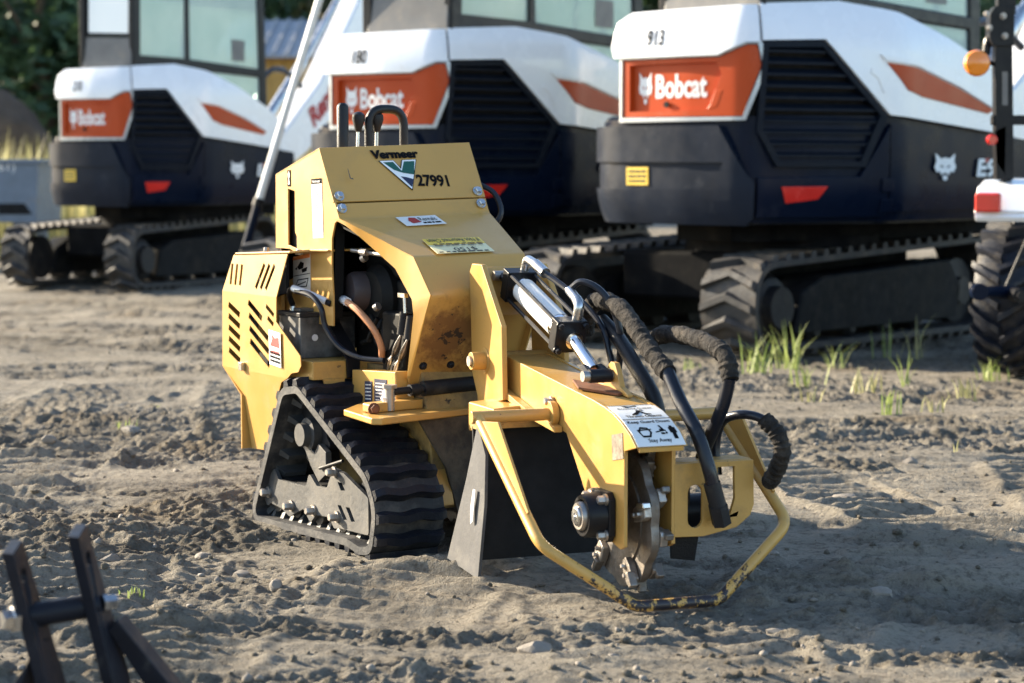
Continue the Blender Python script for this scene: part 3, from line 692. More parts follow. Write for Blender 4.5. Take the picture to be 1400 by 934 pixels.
    obj('badge_plate', K(SIDE.skin([(-0.852, 1.413), (-0.852, 1.69), (-0.215, 1.69), (-0.18, 1.62), (-0.255, 1.43), (-0.29, 1.413)], 0.046, 0.065)), 'orange', bd, 0.004)
    obj('badge_corner', K(SIDE.skin([(-0.285, 1.422), (-0.262, 1.445), (-0.225, 1.53), (-0.175, 1.53), (-0.215, 1.43), (-0.255, 1.416)], 0.014, 0.05)), 'orange', bd, 0.006)
    U0, UX, UY = (0, 0, 0), (1, 0, 0), (0, 1, 0)
    obj('lettering', K(SIDE.letters(text(MB(), 'Bobcat', U0, UX, UY, 0.030, 0), -0.675, 1.487, 0.375, 0.140, 0.0435)), 'white_print', bd)
    obj('emblem', K(SIDE.letters(decal(MB(), CAT, U0, UX, UY, 0), -0.805, 1.455, 0.105, 0.19, 0.0435)), 'white_print', bd)
    O, X, _ = SIDE.frame(-0.585, 1.452, 0.03, 0.03, -0.04); obj('lock', K(MB().cyl(O, O + Vector((-0.012, 0, 0)), 0.018, seg=14)), 'black', bd)
    # white covers
    cap = obj('rear_cover', K(SIDE.skin([(-0.985, 1.80), (-0.97, 1.94), (-0.86, 1.995), (0.055, 2.005), (0.055, 1.79), (-0.02, 1.79), (-0.2, 1.722), (-0.96, 1.730)], -0.012, 0.42)), 'white', root, 0.045, 4)
    obj('number', K(SIDE.letters(text(MB(), number, U0, UX, UY, 0.022, 0), -0.70, 1.790, 0.125, 0.095, -0.0155)), 'ink', cap)
    WS = [(0.072, 1.80), (0.072, 2.01), (0.60, 2.04), (1.02, 1.985), (1.52, 1.86), (2.05, 1.69), (2.36, 1.56), (2.46, 1.42), (2.38, 1.285), (2.06, 1.31), (0.91, 1.39), (0.475, 1.815)]
    wc = obj('side_cover', K(SIDE.skin(WS, -0.012, 0.44)), 'white', root, 0.05, 4)
    obj('orange_flash', K(SIDE.skin([(0.875, 1.690), (1.13, 1.668), (1.62, 1.565), (2.06, 1.445), (2.0, 1.42), (1.20, 1.500), (1.04, 1.535)], -0.020, 0.02)), 'orange', wc, 0.004)
    obj('flash_ridge', K(SIDE.skin([(0.83, 1.735), (1.14, 1.705), (1.65, 1.60), (2.06, 1.475), (2.04, 1.455), (1.62, 1.574), (1.13, 1.677), (0.865, 1.700)], -0.026, 0.02)), 'white', wc, 0.006)
    O, X, Y = SIDE.frame(0.66, 1.56, 0.07, 0.012, 0.012)
    obj('cover_seam', K(SIDE.skin([(0.765, 1.63), (0.775, 1.66), (0.83, 1.62), (0.875, 1.52), (0.855, 1.515), (0.815, 1.60)], -0.018, 0.02)), 'white', wc, 0.004)
    O, X, Y = SIDE.frame(1.36, 1.01, 0.27, 0.165, 0.0); obj('emblem', K(decal(MB(), CAT, O + Vector((0, -0.001, 0)), X, Y, -0.004 if X.cross(Y).y > 0 else 0.004)), 'white_print', root)
    O, X, Y = SIDE.frame(1.88, 1.03, 0.25, 0.115, 0.0); Xs = X; tm = MB(); text(tm, model, O + Vector((0, -0.001, 0)), X, Y + X * 0.12, 0.04, 0.004); mo_ = obj('model_mark', K(tm), 'white_print', root)
    obj('mark_accent', K(decal(MB(), [[(0.42, 0.80), (0.62, 0.80), (0.64, 1.02), (0.44, 1.02)]], O + Vector((0, -0.001, 0)), X, Y, 0.006)), 'ink_red', mo_)
    # floor pan under the house
    obj('floor_pan', K(MB().prism([SIDE.at(u, 0.76, 0.09) for u in SIDE.U] + [Vector((1.7, 0.62, 0.76))], (0, 0, 0.06))), 'navy', root)
    obj('left_body', K(MB().box((0.55, 0.30, 1.10), (2.2, 0.62, 0.62))), 'navy', root, 0.04)
    # cab
    yc = -0.88
    cb = MB().prism([(-0.98, yc, 1.72), (-0.95, yc, 2.95), (1.50, yc, 2.95), (1.58, yc, 1.35), (1.15, yc, 1.35), (0.1, yc, 1.72)], (0, 0.07, 0),
                    [[(-0.84, yc, 2.11), (-0.82, yc, 2.84), (-0.03, yc, 2.86), (-0.03, yc, 2.11)], [(0.05, yc, 2.11), (0.05, yc, 2.86), (1.36, yc, 2.86), (1.40, yc, 2.07)], [(0.12, yc, 2.01), (1.40, yc, 1.985), (1.42, yc, 1.42), (1.20, yc, 1.42)]])
    cab = obj('cab', K(cb), 'black', root, 0.015)
    obj('window', K(MB().prism([(-0.86, yc + 0.02, 2.09), (-0.84, yc + 0.02, 2.86), (-0.02, yc + 0.02, 2.88), (-0.02, yc + 0.02, 2.09)], (0, 0.012, 0))), 'glass', cab)
    obj('window', K(MB().prism([(0.04, yc + 0.02, 2.09), (0.04, yc + 0.02, 2.88), (1.38, yc + 0.02, 2.88), (1.42, yc + 0.02, 2.05)], (0, 0.012, 0))), 'glass', cab)
    obj('window', K(MB().prism([(0.10, yc + 0.02, 2.02), (1.41, yc + 0.02, 2.0), (1.43, yc + 0.02, 1.40), (1.18, yc + 0.02, 1.40)], (0, 0.012, 0))), 'glass', cab)
    obj('cab_roof', K(MB().box((0.28, yc + 0.55, 2.99), (2.55, 1.12, 0.09))), 'cab_grey', cab, 0.03)
    obj('cab_floor', K(MB().box((0.45, yc + 0.55, 1.38), (2.0, 0.95, 0.06))), 'black', cab)
    rp = obj('rear_panel', K(MB().prism([(-0.99, yc + 0.02, 1.95), (-0.99, yc + 0.70, 1.95), (-0.96, yc + 0.70, 2.28), (-0.96, yc + 0.02, 2.26)], (0.05, 0, 0))), 'cab_grey', cab, 0.012)
    obj('rear_frame', K(MB().prism([(-0.955, yc + 0.02, 2.27), (-0.955, yc + 0.70, 2.29), (-0.93, yc + 0.70, 2.95), (-0.93, yc + 0.02, 2.95)], (0.05, 0, 0), [[(-0.953, yc + 0.08, 2.30), (-0.953, yc + 0.63, 2.32), (-0.932, yc + 0.63, 2.90), (-0.932, yc + 0.08, 2.90)]])), 'black', cab)
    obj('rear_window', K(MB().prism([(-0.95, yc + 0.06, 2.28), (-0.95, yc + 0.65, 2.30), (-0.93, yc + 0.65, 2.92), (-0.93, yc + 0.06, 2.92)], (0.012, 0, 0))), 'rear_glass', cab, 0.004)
    for x, y in ((1.46, yc + 0.70), (-0.93, yc + 0.70)): obj('pillar', K(MB().box((x, y, 2.15), (0.10, 0.08, 1.6))), 'black', cab, 0.01)
    obj('seat', K(MB().box((0.35, yc + 0.55, 1.72), (0.5, 0.5, 0.14)).prism([(0.10, yc + 0.32, 1.79), (0.22, yc + 0.32, 1.79), (0.05, yc + 0.32, 2.45), (-0.07, yc + 0.32, 2.45)], (0, 0.46, 0))), 'black', cab, 0.03)
    obj('control_lever', K(MB().tube([(0.95, yc + 0.22, 1.4), (0.98, yc + 0.22, 2.15)], 0.022, 8).lathe((0.98, yc + 0.22, 2.12), (0.0, 0, 0.16), [(0, 0.03), (0.5, 0.04), (1, 0.02)], 10)), 'black', cab)
    obj('notice', K(plate(MB(), (0.86, yc + 0.018, 2.13), (0.26, 0, 0), (0, 0, 0.20), 0.003)), 'cab_grey', cab)
    # boom
    y0, y1 = -0.52, -0.22
    if has_front:
        bm_ = obj('boom', K(MB().prism([(1.9, y0, 1.12), (2.35, y0, 1.42), (3.28, y0, 2.02), (4.2, y0, 2.92), (4.9, y0, 3.9), (5.15, y0, 3.65), (4.55, y0, 2.55), (3.9, y0, 1.86), (2.95, y0, 1.27), (2.2, y0, 1.0)], (0, y1 - y0, 0))), 'white', root, 0.03)
        O = V(3.10, y0, 1.52); X = V(0.66, 0, 0.42); Y = V(-0.14, 0, 0.19)
        tm = MB(); text(tm, 'Rental', O, X, Y, 0.055, 0.004); obj('lettering', K(tm), 'ink_red', bm_)
        obj('boom_cylinder', K(MB().tube([(2.3, -0.37, 1.62), (3.1, -0.37, 2.22)], 0.065, 12).tube([(3.1, -0.37, 2.22), (4.1, -0.37, 3.08)], 0.04, 12)), 'steel', root)
        obj('swing_post', K(MB().box((1.95, -0.37, 1.15), (0.5, 0.5, 0.75)).cyl((1.95, -0.37, 0.75), (1.95, -0.37, 1.6), 0.2)), 'black', root, 0.03)
        obj('boom_hose', K(MB().tube(smooth_path([(1.7, -0.5, 1.45), (1.95, -0.55, 2.0), (2.35, -0.55, 2.1), (2.8, -0.53, 1.95)], 6), 0.03, 8)), 'hose', root)
    return root

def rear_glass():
    m = bpy.data.materials.new('sky_white_rear_glass'); m.use_nodes = True; p = m.node_tree.nodes['Principled BSDF']
    p.inputs['Base Color'].default_value = (0.95, 0.95, 0.93, 1); p.inputs['Roughness'].default_value = 0.25; p.inputs['Coat Weight'].default_value = 1.0; return m  # near-white base colour stands in for sky glare on the pane
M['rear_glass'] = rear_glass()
digger('excavator', 'nearest white digger with a black recessed rear and large orange badge marked 913', (1.397, 12.969), 49, 1.0, '913', 'E9', 1)
digger('excavator', 'middle white digger standing behind the control levers of the yellow grinder', (-0.587, 14.944), 56, 1.0, '180', 'E9', 2)
digger('excavator', 'farthest white digger with its dusty cab and red lettered arm in view', (-3.632, 19.409), 62, 0.82, '210', 'E4', 3)

# ------------------------------------------------------------------ the yellow stump grinder
GR = thing('stump_grinder', 'yellow tracked stump grinder with a black battery, hoses and toothed wheel on the dirt', 'stump grinder', (-0.252, 6.184, 0), R(-58.3))
BM = Matrix.Translation((0.25, 0.03, 0)) @ Matrix.Rotation(R(-9.7), 4, 'Z')     # the boom is swung a little to its right
def gob(name, mb, mat, parent=GR, **k): return obj(name, mb, mat, parent, **k)
def bob(name, mb, mat, parent=GR, **k): return obj(name, mb.xf(BM), mat, parent, **k)
def xz(pts, y): return [(x, y, z) for x, z in pts]

# tracks
TL = loop_points([(-0.375, 0, 0.02), (-0.352, 0, -0.022), (-0.20, 0, -0.018), (0.26, 0, 0.000), (0.345, 0, -0.014), (0.418, 0, -0.002), (0.450, 0, 0.13), (0.385, 0, 0.218), (-0.05, 0, 0.428), (-0.16, 0, 0.412)],
                 [0.05, 0.06, 0.2, 0.2, 0.1, 0.08, 0.12, 0.12, 0.07, 0.07], 6)
lg = MB(); hw = 0.108
for i in range(13):
    t = -1 + 2 * i / 12; y = t * hw; zz = 0.004 * math.sin(i * math.pi / 3)
    q = 1.0 if abs(t) < 0.9 else 0.72
    lg.v += [(y, -0.017 + zz, 0), (y, 0.017 + zz, 0), (y, 0.011 + zz, 0.026 * q), (y, -0.011 + zz, 0.026 * q)]
for i in range(12): lg.f += [(4 * i + a, 4 * i + (a + 1) % 4, 4 * i + 4 + (a + 1) % 4, 4 * i + 4 + a) for a in range(4)]
lg.f += [(3, 2, 1, 0), (48, 49, 50, 51)]
LG = mesh('track_lug', lg, 40); LG.materials.append(M['rubber'])
DL = mesh('drive_lug', MB().box((0, 0, 0.017), (0.11, 0.022, 0.036), taper=0.65), 30); DL.materials.append(M['frame_grey'])
def rig(p, d, nrm, off): return Matrix.Translation(Vector((p.x, off, p.z))) @ (Matrix((d.cross(nrm), d, nrm)).transposed().to_4x4())
for yc, sgn in ((-0.31, -1), (0.21, 1)):
    mb, inn = belt(TL, yc - 0.11, yc + 0.11, 0.022)
    tr = gob('track', mb, 'rubber_edge')
    cen = Vector((0.05, 0, 0.14))
    for p, d in along(TL, 0.062):
        nrm = Vector((d.z, 0, -d.x))
        if nrm.dot(p - cen) < 0: nrm.negate()
        l = put('track_lug', LG, None, tr); l.matrix_local = rig(p, d, nrm, yc)
        l = put('drive_lug', DL, None, tr); l.matrix_local = rig(p - nrm * 0.02, -d, -nrm, yc + sgn * 0.02)
    ys = yc + sgn * 0.085
    FP = [(-0.345, 0.062), (-0.345, 0.09), (-0.262, 0.156), (-0.233, 0.124), (-0.044, 0.128), (-0.021, 0.170), (0.029, 0.138), (0.094, 0.140), (0.137, 0.204), (0.199, 0.198), (0.353, 0.146), (0.354, 0.040), (0.169, 0.034), (0.141, 0.028), (0.107, 0.057), (0.021, 0.051), (-0.016, 0.022), (-0.060, 0.058), (-0.159, 0.021), (-0.212, 0.038), (-0.290, 0.044), (-0.314, 0.032)]
    FP = [(p.x, p.z) for p in fillet([(x, 0, z) for x, z in FP], 0.012, 3, closed=True)]
    HO = [[(0.164, 0.167), (0.192, 0.168), (0.212, 0.148), (0.185, 0.145)], [(0.163, 0.100), (0.184, 0.102), (0.222, 0.066), (0.200, 0.062)], [(0.215, 0.101), (0.239, 0.103), (0.272, 0.067), (0.249, 0.064)]]
    tf = gob('track_frame', MB().prism(xz(FP, ys), (0, -sgn * 0.012, 0), [xz(h, ys) for h in HO]), 'frame_grey', bevel=0.002)
    gob('frame_box', MB().prism(xz([(-0.27, 0.07), (-0.20, 0.12), (0.20, 0.15), (0.33, 0.12), (0.33, 0.06)], ys - sgn * 0.03), (0, -sgn * 0.10, 0)), 'black_dusty', tf)
    for x, z, r in ((-0.299, 0.077, .013), (-0.139, 0.057, .013), (0.011, 0.064, .013), (0.163, 0.067, .013), (0.150, 0.195, .012)):
        hb = MB(); hexbolt(hb, (x, ys, z), (0, sgn, 0), r, 0.022); gob('bolt', hb, 'bolt', tf)
    for x in (-0.27, -0.139, 0.011, 0.163):
        gob('track_roller', MB().lathe((x, yc + sgn * 0.07, 0.055), (0, -sgn * 0.14, 0), [(0, 0.036), (0.3, 0.036), (0.32, 0.026), (0.68, 0.026), (0.7, 0.036), (1, 0.036)], 18), 'black_dusty')
    gob('idler_wheel', MB().lathe((0.325, yc + sgn * 0.06, 0.112), (0, -sgn * 0.12, 0), [(0, 0.085), (0.35, 0.092), (0.65, 0.092), (1, 0.085)], 28), 'black_dusty')
    gob('idler_wheel', MB().lathe((-0.285, yc + sgn * 0.06, 0.075), (0, -sgn * 0.12, 0), [(0, 0.058), (1, 0.058)], 22), 'black_dusty')
    sp = MB(); n = 11
    pts = []
    for i in range(n * 4):
        a = 2 * math.pi * i / (n * 4); r = 0.108 if i % 4 in (1, 2) else 0.085; pts.append((-0.095 + r * math.cos(a), 0.285 + r * math.sin(a)))
    spr = gob('drive_sprocket', sp.prism(xz(pts, yc + sgn * 0.03), (0, -sgn * 0.05, 0)), 'black_dusty')
    gob('hub', MB().lathe((-0.095, yc + sgn * 0.03, 0.275), (0, sgn * 0.05, 0), [(0, 0.05), (0.5, 0.05), (0.55, 0.036), (1, 0.034)], 22), 'frame_grey', spr)
    br = MB().prism(xz([(-0.125, 0.245), (-0.075, 0.185), (-0.02, 0.14), (0.03, 0.17), (0.03, 0.235), (-0.02, 0.255), (-0.045, 0.225), (-0.075, 0.235)], yc + sgn * 0.055), (0, -sgn * 0.02, 0))
    gob('tension_bracket', br, 'frame_grey', bevel=0.003)
    gob('grease_rod', MB().cyl((0.0, yc + sgn * 0.06, 0.185), (0.15, yc + sgn * 0.06, 0.225), 0.005, seg=8), 'black_dusty')

# rear box: a bent side panel with slots, its top, back and the wall behind the battery
def by(z): return -0.402 + max(0.0, z - 0.68) * 0.07 + max(0.0, 0.44 - z) * 0.12
def side(pts, holes=()):
    mb = MB(); mb.prism(xz(pts, 0), (0, 0.003, 0), [xz(h, 0) for h in holes]); return mb.fn(lambda p: Vector((p.x, p.y + by(p.z), p.z)))
def slot(x, z, dx, dz, wdt):
    d = Vector((dx, dz)); u = d.normalized(); n = Vector((-u.y, u.x)) * wdt / 2; o = Vector((x, z)); return [tuple(o + n), tuple(o - n), tuple(o + d - n), tuple(o + d + n)][::-1]
up = [slot(-0.562 + i * 0.036, 0.703, 0.008, 0.066, 0.016) for i in range(3)] + [slot(-0.372 + i * 0.036, 0.700, 0.055, 0.076, 0.016) for i in range(3)]
lo = [slot(-0.575, 0.640 - i * 0.036, 0.085, -0.030, 0.019) for i in range(5)]
for i in range(6):
    x0, z0 = -0.425, 0.655 - i * 0.040; L = 0.155 if 0 < i < 5 else (0.11 if i == 0 else 0.09); lo.append(slot(x0 + 0.004 * i, z0, L * 0.90, -L * 0.42, 0.019))
lo += [slot(-0.295, 0.650, 0.055, -0.026, 0.014), slot(-0.285, 0.615, 0.042, -0.02, 0.014)]
sp_ = gob('side_panel', side([(-0.620, 0.68), (-0.550, 0.795), (-0.160, 0.812), (-0.222, 0.68)], up), 'yellow')
sp_m = side([(-0.626, 0.44), (-0.620, 0.68), (-0.222, 0.68), (-0.225, 0.606), (-0.060, 0.514), (-0.056, 0.485), (-0.075, 0.465), (-0.120, 0.458), (-0.150, 0.44)], lo)
gob('side_panel', sp_m, 'yellow')
gob('side_panel', side([(-0.626, 0.44), (-0.150, 0.44), (-0.195, 0.425), (-0.225, 0.39), (-0.26, 0.33), (-0.33, 0.20), (-0.475, 0.190), (-0.487, 0.36)]), 'yellow')
gob('box_shade_sheet', MB().prism(xz([(-0.47, 0.22), (-0.47, 0.40), (-0.60, 0.46), (-0.60, 0.66), (-0.56, 0.69), (-0.53, 0.785), (-0.27, 0.80), (-0.27, 0.69), (-0.41, 0.66), (-0.41, 0.30)], -0.345), (0, 0.01, 0)), 'void')  # black sheet added behind the slots to stand in for shade in the box
gob('box_top', MB().prism([(-0.552, -0.388, 0.797), (-0.160, -0.386, 0.814), (-0.145, -0.33, 0.819), (-0.06, -0.31, 0.820), (-0.06, 0.23, 0.83), (-0.55, 0.23, 0.81)], (0, 0, 0.006)), 'yellow', bevel=0.002)
gob('back_panel', MB().strip([(-0.487, -0.40, 0.19), (-0.487, -0.40, 0.36), (-0.626, -0.40, 0.44), (-0.620, -0.40, 0.68), (-0.552, -0.388, 0.797)], [(-0.487, 0.28, 0.19), (-0.487, 0.28, 0.36), (-0.626, 0.28, 0.44), (-0.620, 0.28, 0.68), (-0.552, 0.25, 0.80)], (-0.006, 0, 0)), 'yellow')
for x, y in ((-0.40, -0.35), (-0.20, -0.335)): hb = MB(); hexbolt(hb, (x, y, 0.808), (0, 0, 1), 0.009, 0.012); gob('bolt', hb, 'bolt')
gob('panel_latch', MB().box((-0.462, -0.41, 0.452), (0.022, 0.014, 0.026)), 'steel', bevel=0.002)
O, X, Y = V(-0.262, -0.4065, 0.475), V(0.082, 0, -0.006), V(-0.004, 0, 0.105)
st = gob('sticker', plate(MB(), O, X, Y), 'white_label')
pr = decal(MB(), [[(0.1, 0.55), (0.3, 0.75), (0.25, 0.92), (0.5, 0.80), (0.85, 0.85), (0.9, 0.55)], [(0.12, 0.32), (0.88, 0.34), (0.88, 0.44), (0.12, 0.42)]], O, X, Y); gob('print', pr, 'ink_red', st)
gob('print', scribble(MB(), O, X, Y, 3, 5, 0.1, 0.95, 0.08, 0.42, 0.6, 0.0022), 'ink', st)

# control tower: left plate with its slot, front hood bent in three, flanges
TPL = [(-0.436, 0.82), (-0.433, 1.045), (-0.425, 1.052), (-0.130, 1.128), (-0.027, 0.962), (0.0, 0.919), (-0.030, 0.905), (-0.050, 0.86), (-0.053, 0.78), (-0.045, 0.69), (-0.045, 0.60), (-0.40, 0.60), (-0.40, 0.82)]
tp = gob('tower_side', MB().prism(xz(TPL, -0.300), (0, 0.006, 0), [xz([(-0.348, 1.005), (-0.300, 0.998), (-0.300, 0.872), (-0.288, 0.860), (-0.286, 0.822), (-0.349, 0.832)], -0.300)]), 'yellow', bevel=0.001)
gob('tower_side', MB().prism([(x, 0.2, z + 0.015) for x, z in TPL], (0, -0.006, 0)), 'yellow')
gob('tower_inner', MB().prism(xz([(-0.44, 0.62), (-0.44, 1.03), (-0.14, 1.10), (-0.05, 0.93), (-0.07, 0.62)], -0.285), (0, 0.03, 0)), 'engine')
gob('tower_top', MB().prism([(-0.433, -0.30, 1.050), (-0.128, -0.30, 1.128), (-0.102, 0.20, 1.147), (-0.42, 0.20, 1.068)], (0, 0, -0.006)), 'yellow', bevel=0.001)
gob('tower_back', MB().prism([(-0.433, -0.30, 0.82), (-0.433, 0.20, 0.83), (-0.425, 0.20, 1.066), (-0.430, -0.30, 1.048)], (-0.005, 0, 0)), 'yellow')
HL = [(-0.126, -0.302, 1.127), (-0.031, -0.302, 0.968)]; HR = [(-0.100, 0.202, 1.148), (0.0, 0.200, 0.981)]
up_ = gob('hood_upper', MB().strip(HL, HR, (-0.005, 0, -0.004)), 'yellow_hood', bevel=0.001)
HL2 = [(-0.027, -0.300, 0.962), (-0.001, -0.299, 0.919), (0.31, -0.222, 0.817), (0.41, -0.222, 0.713), (0.285, -0.225, 0.457)]
HR2 = [(0.003, 0.199, 0.976), (0.026, 0.198, 0.934), (0.345, 0.125, 0.820), (0.425, 0.125, 0.716), (0.30, 0.125, 0.457)]
def sub(P, n=4):
    return [V(P[0])] + [q for p in fillet(P, 0.03, 3)[1:-1] for q in (p,)] + [V(P[-1])]
hd = gob('hood', MB().strip(sub(HL2), sub(HR2), (-0.005, 0, -0.005)), 'yellow_hood', ang=50)
# the flange that borders the engine opening
FO = [(0.0, -0.300, 0.919), (0.085, -0.282, 0.893), (0.19, -0.255, 0.858), (0.31, -0.224, 0.816), (0.408, -0.224, 0.713), (0.398, -0.225, 0.690), (0.283, -0.226, 0.457)]
FI = [(-0.030, -0.303, 0.917), (0.030, -0.295, 0.899), (0.070, -0.268, 0.866), (0.228, -0.238, 0.780), (0.322, -0.236, 0.696), (0.331, -0.236, 0.652), (0.289, -0.235, 0.470)]
gob('hood_flange', MB().strip(FO, FI, (0, 0.005, 0)), 'yellow', ang=50)
gob('hood_flange', MB().strip([(x + 0.035, 0.125 + (-0.224 - y) * -1, z) for x, y, z in FO], [(x + 0.03, 0.128 + (-0.224 - y) * -1, z) for x, y, z in FI], (0, -0.005, 0)), 'yellow', ang=50)
for c in ((-0.038, -0.282, 0.983), (-0.017, -0.284, 0.947), (-0.011, 0.177, 0.996), (0.012, 0.176, 0.959)):
    hb = MB(); n_ = Vector((0.86, 0.0, 0.52)); hexbolt(hb, V(c) + n_ * 0.001, n_, 0.0115, 0.012); gob('bolt', hb, 'steel')
# lettering, emblem and number on the upper hood
rt, ux = Vector((0.026, 0.5, 0.021)).normalized(), (V(HL[0]) - V(HL[1])).normalized()
lt = MB(); text(lt, 'Vermeer', (-0.094, -0.143, 1.0925), V(0.009, 0.158, 0.0045), ux * 0.031, 0.06, 0.0045); gob('lettering', lt, 'ink', up_)
lt = MB(); text(lt, '27991', (-0.037, -0.015, 1.011), V(0.008, 0.106, -0.002), ux * 0.042, 0.035, 0.0045); gob('number', lt, 'ink', up_)
lt = MB(); text(lt, 'o', (-0.101, 0.018, 1.108), V(0.0004, 0.010, 0.0004), ux * 0.010, 0.05, 0.0045); gob('mark', lt, 'white_print', up_)
O, X, Y = V(-0.036, -0.121, 0.997), V(0.006, 0.122, 0.005), ux * 0.104
eb = gob('emblem', decal(MB(), [[(-0.02, 1.015), (0.39, 1.015), (0.525, 0.76), (0.61, 1.015), (1.025, 1.015), (0.675, -0.03)]], O, X, Y, 0.0044), 'ink', up_)
gob('print', decal(MB(), [[(0.01, 1.0), (0.38, 1.0), (0.53, 0.70), (0.63, 1.0), (1.0, 1.0), (0.67, 0.02)]], O, X, Y, 0.005), 'white_print', eb)
gob('print', decal(MB(), [[(0.09, 0.95), (0.36, 0.95), (0.53, 0.64), (0.66, 0.95), (0.95, 0.95), (0.84, 0.50), (0.55, 0.57), (0.33, 0.68)]], O, X, Y, 0.0056), 'ink_green', eb)
gob('print', decal(MB(), [[(0.46, 0.46), (0.62, 0.42), (0.80, 0.34), (0.68, 0.09)]], O, X, Y, 0.0056), 'ink_navy', eb)
for y in (-0.195, -0.105): hb = MB(); hexbolt(hb, (0.312, y, 0.505), (0.9, 0, -0.43), 0.009, 0.008); gob('bolt', hb, 'black_dusty', hd)
gob('scratch', decal(MB(), [[(0.0, 0), (0.3, 0), (0.25, 0.9), (0.1, 1)], [(0.0, 0), (0.9, 0.05), (0.9, -0.12)]], (-0.055, -0.238, 1.035), V(0, 0.012, 0), ux * 0.035, 0.004), 'ink_grey', up_)
# stickers on the sloping hood
e1 = Vector((0.004, 0.118, 0.006)); f1 = (V(0.31, -0.222, 0.817) - V(0, -0.299, 0.919)); f1.y = 0.02; f1.normalize()
O, X, Y = V(0.098, -0.128, 0.8935), V(0.004, 0.132, 0.0055), V(-0.070, 0.0, 0.0235)
st = gob('sticker', plate(MB(), O, X, Y, base=0.004), 'white_label', hd)
gob('print', decal(MB(), [[(0.22, 0.2), (0.18, 0.5), (0.27, 0.85), (0.42, 0.8), (0.46, 0.3)]], O, X, Y, 0.0062), 'ink_red', st)
lt = MB(); text(lt, 'Rentals', O + X * 0.48 + Y * 0.42, X * 0.42, Y * 0.40, 0.0, 0.0062); scribble(lt, O, X, Y, 1, 4, 0.48, 0.92, 0.1, 0.32, 0.7, 0.0062); gob('print', lt, 'ink', st)
O, X, Y = V(0.318, -0.150, 0.8195), V(0.008, 0.185, 0.004), V(-0.108, 0.012, 0.0345)
st = gob('sticker', plate(MB(), O, X, Y, base=0.004), 'pale_label', hd)
gob('sticker', plate(MB(), O + Y * 0.62, X, Y * 0.42, 0.001, 0.0055), 'yellow_label', hd)
lt = MB(); text(lt, 'If Not Returned Clean', O + X * 0.95 + Y * 0.98, X * -0.9, Y * -0.26, 0.01, 0.0082); text(lt, '$150', O + X * 0.75 + Y * 0.38, X * -0.40, Y * -0.26, 0.0, 0.0066)
scribble(lt, O, X, Y, 1, 8, 0.05, 0.95, 0.02, 0.10, 0.9, 0.0066); scribble(lt, O, X, Y, 2, 18, 0.08, 0.95, 0.44, 0.66, 0.5, 0.0084); gob('print', lt, 'ink_grey', st)
# label strip, tally sign on the tower side
O, X, Y = V(-0.172, -0.3005, 0.857), V(0.069, 0, 0.003), V(-0.0095, 0, 0.178)
st = gob('sticker', plate(MB(), O, X, -Y * -1, 0.0012), 'white_label', tp)
lt = decal(MB(), [[(0, 0.91), (1, 0.91), (1, 1), (0, 1)]], O, X, Y); gob('print', lt, 'ink', st)
lt = MB(); text(lt, 'Vermeer', O + X * 0.1 + Y * 0.93, X * 0.8, Y * 0.05, 0.0, 0.0026); gob('print', lt, 'white_print', st)
gob('print', scribble(MB(), O, X, Y, 22, 9, 0.12, 0.88, 0.06, 0.86, 0.35), 'ink_grey', st)
O, X, Y = V(-0.348, -0.3005, 1.012), V(0.022, 0, 0.0), V(0, 0, 0.050)
st = gob('sticker', plate(MB(), O, X, Y), 'ink', tp); gob('print', decal(MB(), [[(0.3, 0.55), (0.2, 0.75), (0.5, 0.95), (0.8, 0.75), (0.7, 0.55), (0.6, 0.5), (0.75, 0.12), (0.25, 0.12), (0.42, 0.5)]], O, X, Y), 'white_print', st)
O, X, Y = V(-0.312, -0.3005, 0.684), V(0.118, 0, 0.014), V(0, 0, 0.112)
st = gob('sticker', plate(MB(), O, X, Y), 'white_label', tp)
gob('print', decal(MB(), [[(0, 0.90), (1, 0.90), (1, 1), (0, 1)]], O, X, Y), 'ink_orange', st)
gob('print', decal(MB(), [[(0.25, 0.70), (0.45, 0.84), (0.65, 0.78), (0.6, 0.64), (0.35, 0.62)], [(0.5, 0.62), (0.85, 0.66), (0.8, 0.55), (0.55, 0.52)], [(0.1, 0.66), (0.25, 0.70), (0.24, 0.62)], [(0, 0.46), (1, 0.46), (1, 0.48), (0, 0.48)], ([(0.08, 0.14), (0.28, 0.36), (0.92, 0.36), (0.8, 0.12)], [(0.14, 0.17), (0.30, 0.33), (0.86, 0.33), (0.76, 0.15)]), [(0.25, 0.22), (0.75, 0.28), (0.76, 0.25), (0.26, 0.19)]], O, X, Y), 'ink', st)
gob('tab', MB().prism(xz([(-0.405, 0.62), (-0.395, 0.78), (-0.375, 0.80), (-0.36, 0.70), (-0.36, 0.62)], -0.32), (0, 0.012, 0)), 'yellow')
gob('recess_wall', MB().prism([(-0.40, -0.38, 0.50), (-0.40, -0.10, 0.50), (-0.40, -0.10, 0.80), (-0.40, -0.36, 0.80)], (-0.01, 0, 0)), 'yellow_grimy')

